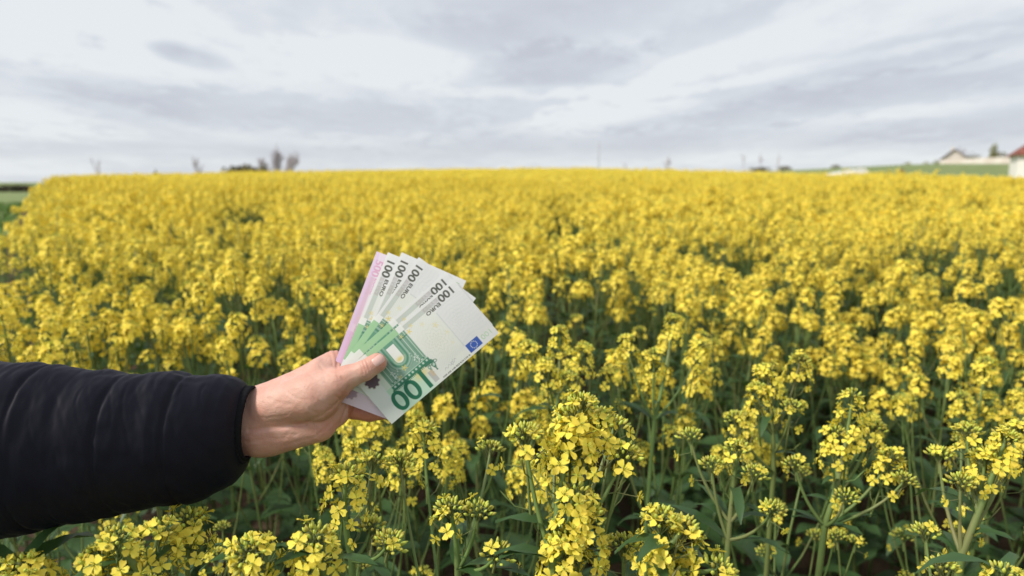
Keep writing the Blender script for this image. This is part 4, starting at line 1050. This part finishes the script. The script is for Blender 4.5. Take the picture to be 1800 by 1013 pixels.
def print_note(value, lx, dark, midc, light, tint, tip, star, blue, gate=True, seed=1):
    """a printed note front: numerals, flag, generic classical gateway, hologram foil and guilloche grounds"""
    c = Canvas(lx, LY, (0.745, 0.745, 0.765)); X, Y = c.X, c.Y; rn = np.random.RandomState(seed)
    k = lx / 247.6; x61, x122, xr = 61 * k, 122 * k, lx
    fade = np.clip((X - x61 + 10) / 20, 0, 1)
    c.blend(((X > x61) & (X < lx - 36)).astype(float) * .8, (0.79, 0.80, 0.77), .5)
    c.blend(np.exp(-((X - x61) / .9) ** 2) * ((Y > 22) & (Y < 98)), (0.45, 0.50, 0.52), .55)
    hatch = (np.sin((X + Y * .6 + 3 * np.sin(Y * .08)) * 1.7) > .2).astype(float)
    c.blend(hatch * np.exp(-((X - 95 * k) / 45) ** 2) * ((X > x61)), light, .16)
    c.soft(90 * k, 60, 30, 30, (0.80, 0.79, 0.70), .35)
    # grounds on the right
    c.blend(np.clip((X - x122 - 10) / 25, 0, 1) * (X < lx - 30) * (Y < 50), tint, .85)
    c.blend(((X > lx - 31) & (Y > 0)).astype(float), tint, .22)
    c.blend(np.clip((X - lx + 60) / 10, 0, 1) * (Y > 40) * (X < lx - 31), light, .30)
    c.soft(150 * k, 34, 14, 9, star, .75)
    # grey gradient bar that runs into the building, micro print over it
    c.blend(np.clip((X - 34) / 34, 0, 1) * (X < x122 + 4) * (Y > 110.5) * (Y < 119), tuple(.5 * np.array(dark) + .28), .42 if gate else .5)
    c.blend((rn.rand(*X.shape) > .5) * ((X > 42) & (X < 78) & (Y > 110.5) & (Y < 119)), (0.42, 0.36, 0.38), .55)
    if gate:
        g0, g1 = x122 + 2, x122 + 83; top, bot = 42, 113
        body = ((X > g0) & (X < g1) & (Y > top) & (Y < bot)).astype(float); c.blend(body, midc, .75)
        c.blend(body * (np.sin(Y * 3.6) > .1), dark, .28); c.blend(body * (np.sin(X * 2.9 + Y * .3) > .3), dark, .22)
        ac = x122 + 40; 
        # arch ring, jambs and opening
        def archm(r, yb): return (((np.hypot(X - ac, Y - 80) < r) & (Y < 80)) | ((np.abs(X - ac) < r) & (Y >= 80) & (Y < yb))).astype(float)
        c.blend(archm(25, 113), dark, .5); c.blend(archm(21, 113), (*(np.array(midc) * .9 + .08),), .8); c.blend(archm(16.5, 113), dark, .6); c.blend(archm(14, 113), midc, .75); c.blend(archm(8.5, 106), (0.80, 0.81, 0.80), 1.0)
        c.soft(ac, 78, 7, 4, star, .9)
        for r in (10.5, 12, 18.2, 19.6, 22.6, 24.0): c.blend((np.abs(np.where(Y < 80, np.hypot(X - ac, Y - 80), np.abs(X - ac)) - r) < .35) * (Y < 113), (0.60, 0.70, 0.64), .6)
        # columns on pedestals either side, with light flutes
        for xc in (g0 + 5, g0 + 13, g1 - 6, g1 - 14):
            c.rect(xc - 3, 54, xc + 3, 112, dark, .55); c.rect(xc - 2, 54, xc - .2, 112, (0.62, 0.74, 0.66), .75); c.rect(xc + 1, 54, xc + 1.6, 112, (0.62, 0.74, 0.66), .5)
            c.rect(xc - 4, 50, xc + 4, 54, dark, .8); c.ell(xc - 2.6, 52, 1.3, 1.3, (0.62, 0.74, 0.66), .7); c.ell(xc + 2.6, 52, 1.3, 1.3, (0.62, 0.74, 0.66), .7)
            c.rect(xc - 4, 102, xc + 4, 104, dark, .8)
        # entablature with dentils and little panels, urns and scrolls above
        c.rect(g0 - 4, 40, g1 + 3, 43, dark, .95); c.rect(g0 - 2, 43, g1 + 1, 49, tuple(np.array(dark) * 1.2), .85); c.rect(g0 - 3, 49, g1 + 2, 50.4, (0.5, 0.64, 0.55), .8)
        for i in range(10): c.rect(g0 + 2 + i * 8, 44, g0 + 5.6 + i * 8, 47.5, (0.66, 0.76, 0.70), .8)
        for i in range(26): c.rect(g0 + i * 3.1, 37.6, g0 + 1.6 + i * 3.1, 40, dark, .8)
        for x_, s_ in ((g0 - 1, 1.0), (g0 + 8, .7)):
            c.ell(x_, 33, 4.2 * s_, 5.5 * s_, dark, .85); c.ell(x_, 33, 2.4 * s_, 3.4 * s_, (0.6, 0.72, 0.66), .8); c.poly([(x_ - 3 * s_, 29), (x_, 21), (x_ + 3 * s_, 29)], dark, .8); c.ell(x_, 22, 1.5, 1.5, dark, .9)
            c.ell(x_ - 6, 36, 4, 3, dark, .8, .55); c.rect(x_ - 5, 37, x_ + 5, 40, dark, .9)
        for x_, y_ in ((ac - 22, 60), (ac + 23, 60)):
            for q in range(26): c.ell(x_ + rn.normal() * 4, y_ + rn.normal() * 5, .9, .9, (0.74, 0.80, 0.76), .8)
    # fine guilloche rosettes and a watermark-pale figure in the white field
    for (gx, gy, rx, ry, n_, am) in ((38, 66, 24, 36, 7, .10), (92 * k, 62, 30, 34, 9, .14)):
        th = np.arctan2(Y - gy, X - gx); rad = np.hypot((X - gx) / rx, (Y - gy) / ry)
        c.blend((np.sin(rad * 26 + 2.2 * np.sin(th * n_)) > .45) * np.clip(1.15 - rad, 0, 1), tuple(.5 * np.array(light) + .18), am * 1.6)
    c.blend(((X > 2) & (X < x61) & (Y > 24) & (Y < 118)) * (.5 + .5 * np.sin(Y * .9 + 2 * np.sin(X * .12))), (0.62, 0.66, 0.74), .22)
    for q in range(11): c.rect(5 + q * 4.6, 100.5, 5 + q * 4.6 + 2.6, 101.2, (.5, .55, .55), .5)
    # stars
    for (sx_, sy_, r_, al) in ((93, 99, 5, .35), (76, 83, 6, .45), (68, 60, 5, .3), (72, 40, 4, .25), (119, 104, 5.5, .85), (135, 106, 4.5, .6), (166, 61, 6, .7), (182, 53, 4.5, .55), (110, 110, 4.5, .6)):
        a_ = np.arctan2(Y - sy_, X - sx_ * k); rad = r_ * (.55 + .45 * np.cos(a_ * 5)); c.blend((np.hypot(X - sx_ * k, Y - sy_) < np.maximum(rad, r_ * .3)).astype(float), star, al)
    # bottom border strip: plain, then the tinted security band, then plain
    c.rect(0, 119.5, lx, LY, (0.745, 0.745, 0.765), .9)
    c.blend(((X > 135 * k) & (X < 203 * k) & (Y > 112)).astype(float), light, .92); c.blend(((X >= 203 * k) & (Y > 112)).astype(float), (0.74, 0.79, 0.77), .9); c.blend(((X > x122) & (X <= 135 * k) & (Y > 112)).astype(float), (0.79, 0.80, 0.80), 1)
    c.blend(((X > 203 * k) & (X < 214 * k) & (Y > 104) & (Y < 112)).astype(float), (0.5, 0.5, 0.42), .5)
    # numerals and words
    c.text(value, 13, 119.5, 14.5, tip, .028, width=30); c.text('EURO', 45.5, 109.8, 7.0, tip, .035, width=31); c.text('EYP\u03a9', 45.5, 118.2, 6.2, (0.45, 0.40, 0.42), .01, width=31, al=.6)
    c.text(value, 147 * k, 40.5, 37, dark, .018, width=75)
    c.text(value, 9, 17.5, 9, light, -.012, width=20, al=.9)
    # flag with its ring of twelve stars
    c.rect(33, 4.8, 60, 21.6, blue)
    for i in range(12):
        a_ = i * PI / 6; c.ell(46.5 + 6.0 * math.sin(a_), 13.2 - 6.0 * math.cos(a_), .85, .85, (0.78, 0.80, 0.80), .95)
    c.text('\u00a9 BCE ECB EZB EKT EKP 2002', 63, 5.4, 3.0, (0.05, 0.06, 0.06), .02, width=62)
    sg = [(87 + t * 27, 14.5 + 2.6 * math.sin(t * 23) * (1 - .4 * t) - 2.5 * t) for t in np.linspace(0, 1, 60)]; c.line(sg, .45, (0.12, 0.13, 0.20), .8); c.line([(92, 18), (97, 9.5), (99, 16)], .4, (0.12, 0.13, 0.2), .8)
    c.rect(131 * k, 6, 141 * k, 28, (0.46, 0.46, 0.46), .8); c.rect(131 * k, 16, 137 * k, 28, (0.66, 0.50, 0.30), .6)
    # hologram foil
    hx, hy = lx - 23, 80; a_ = np.arctan2(Y - hy, X - hx); rad = 12.5 + 1.1 * np.sign(np.sin(a_ * 9)); dd = np.hypot(X - hx, (Y - hy))
    c.blend((dd < rad + 1.6).astype(float), (0.50, 0.46, 0.42), .7); c.blend((dd < rad).astype(float), (0.085, 0.055, 0.085), .95); c.blend((dd < rad) * (np.sin(X * 1.9) * np.sin(Y * 2.3) > .35), (0.19, 0.12, 0.17), .8)
    # paper grain, and guilloche so fine that it only breaks the flat tints
    c.a *= (1 + .025 * (rn.rand(*X.shape) - .5))[..., None]
    return c
def bend(q):
    """shared curl of the fan, so the notes stay stacked: the far ends bow back a little"""
    dxy = q - np.array([640, 655.0]); a = dxy @ np.array([.62, -.78]); b = dxy @ np.array([.78, .62])
    return -.00042 * np.maximum(a - 20, 0) ** 2 - .0010 * np.maximum(np.abs(b) - 30, 0) ** 2 * .8
paper = bpy.data.materials.new('banknote_paper'); paper.use_nodes = True; t = paper.node_tree; l = t.links; b = t.nodes['Principled BSDF']
ca = t.nodes.new('ShaderNodeVertexColor'); ca.layer_name = 'print'; l.new(ca.outputs[0], b.inputs['Base Color']); b.inputs['Roughness'].default_value = .62; b.inputs['Specular IOR Level'].default_value = .25
tco = t.nodes.new('ShaderNodeTexCoord'); nz = t.nodes.new('ShaderNodeTexNoise'); nz.inputs['Scale'].default_value = 45; nz.inputs['Detail'].default_value = 4; l.new(tco.outputs['Object'], nz.inputs['Vector'])
bp = t.nodes.new('ShaderNodeBump'); bp.inputs['Strength'].default_value = .22; bp.inputs['Distance'].default_value = .0015; l.new(nz.outputs[0], bp.inputs['Height']); l.new(bp.outputs[0], b.inputs['Normal'])
trn = t.nodes.new('ShaderNodeBsdfTranslucent'); l.new(ca.outputs[0], trn.inputs[0]); ms = t.nodes.new('ShaderNodeMixShader'); ms.inputs[0].default_value = .12
l.new(b.outputs[0], ms.inputs[1]); l.new(trn.outputs[0], ms.inputs[2]); l.new(ms.outputs[0], t.nodes['Material Output'].inputs[0])
RES = 1.3
G100 = print_note('100', 247.6, (0.030, 0.175, 0.105), (0.16, 0.36, 0.26), (0.33, 0.58, 0.33), (0.50, 0.72, 0.58), (0.10, 0.105, 0.09), (0.74, 0.60, 0.16), (0.055, 0.12, 0.46))
G500 = print_note('500', 269.6, (0.30, 0.07, 0.22), (0.55, 0.30, 0.46), (0.62, 0.42, 0.62), (0.66, 0.50, 0.66), (0.60, 0.20, 0.36), (0.74, 0.60, 0.2), (0.055, 0.12, 0.46), seed=2)
# the 500 is printed on a violet pink ground
kx = np.clip(1 - G500.X / 20, 0, 1); G500.blend(np.ones_like(G500.X), (0.74, 0.55, 0.74), .5); G500.blend((G500.Y > 110).astype(float) * (G500.X > 45), (0.66, 0.36, 0.52), .35)
G500.blend((G500.Y > 117).astype(float), (0.70, 0.52, 0.76), .6)
GR = {'100': G100.grid(RES), '500': G500.grid(RES)}
NOTES = [  # value, bottom left corner, running direction (as read), label
 ('500', (662.0, 442.0), (-.352, .936), 'pink 500 euro banknote at the very back of the fan'),
 ('100', (682.0, 443.5), (-.385, .923), 'green 100 euro banknote next to the pink one, its numerals cut in half'),
 ('100', (706.0, 443.5), (-.405, .914), 'green 100 euro banknote whose EURO is cut off, third from the fan back'),
 ('100', (736.0, 452.0), (-.583, .812), 'green 100 euro banknote in the middle of the fan with 100 EURO fully readable'),
 ('100', (783.7, 478.0), (-.747, .665), 'green 100 euro banknote almost covered by the frontmost note, numerals cut lengthwise'),
 ('100', (797.0, 491.0), (-.762, .647), 'frontmost green 100 euro banknote of the fan, fully visible with its blue flag'),
]
for i, (val, bl, u, lab) in enumerate(NOTES):
    o, nu, nv = GR[val]; c = G100 if val == '100' else G500
    u = np.array(u) / np.linalg.norm(u); n_ = np.array([u[1] * -1, u[0]])     # down the note, top edge -> bottom edge
    tl = np.array(bl) - n_ * LY
    jj, ii = np.meshgrid(np.arange(nv), np.arange(nu), indexing='ij')
    XX = np.minimum(ii / (nu - 1), 1) * c.lx; YY = jj / (nv - 1) * LY
    q = tl[None, None] + XX[..., None] * u + YY[..., None] * n_; q = q.reshape(-1, 2)
    z = bend(q) - 1.5 * (5 - i) - .4
    f_ = 1 - z / FPX; p = np.stack([(q[:, 0] - 900) * f_, (q[:, 1] - 506.5) * f_, z], 1)
    idx_ = (jj * nu + ii); F = np.stack([idx_[:-1, :-1].ravel(), idx_[1:, :-1].ravel(), idx_[1:, 1:].ravel(), idx_[:-1, 1:].ravel()], 1)
    me = bpy.data.meshes.new('banknote'); me.from_pydata(h2w(p).tolist(), [], F.tolist()); me.polygons.foreach_set('use_smooth', [True] * len(F))
    me.materials.append(paper)
    va = me.color_attributes.new('print', 'FLOAT_COLOR', 'POINT'); va.data.foreach_set('color', np.concatenate([o.reshape(-1, 3), np.ones((nu * nv, 1))], 1).astype(np.float32).ravel())
    me.update(); tag(link('banknote', me), lab, 'banknote', 'euro banknotes fanned out in the hand')
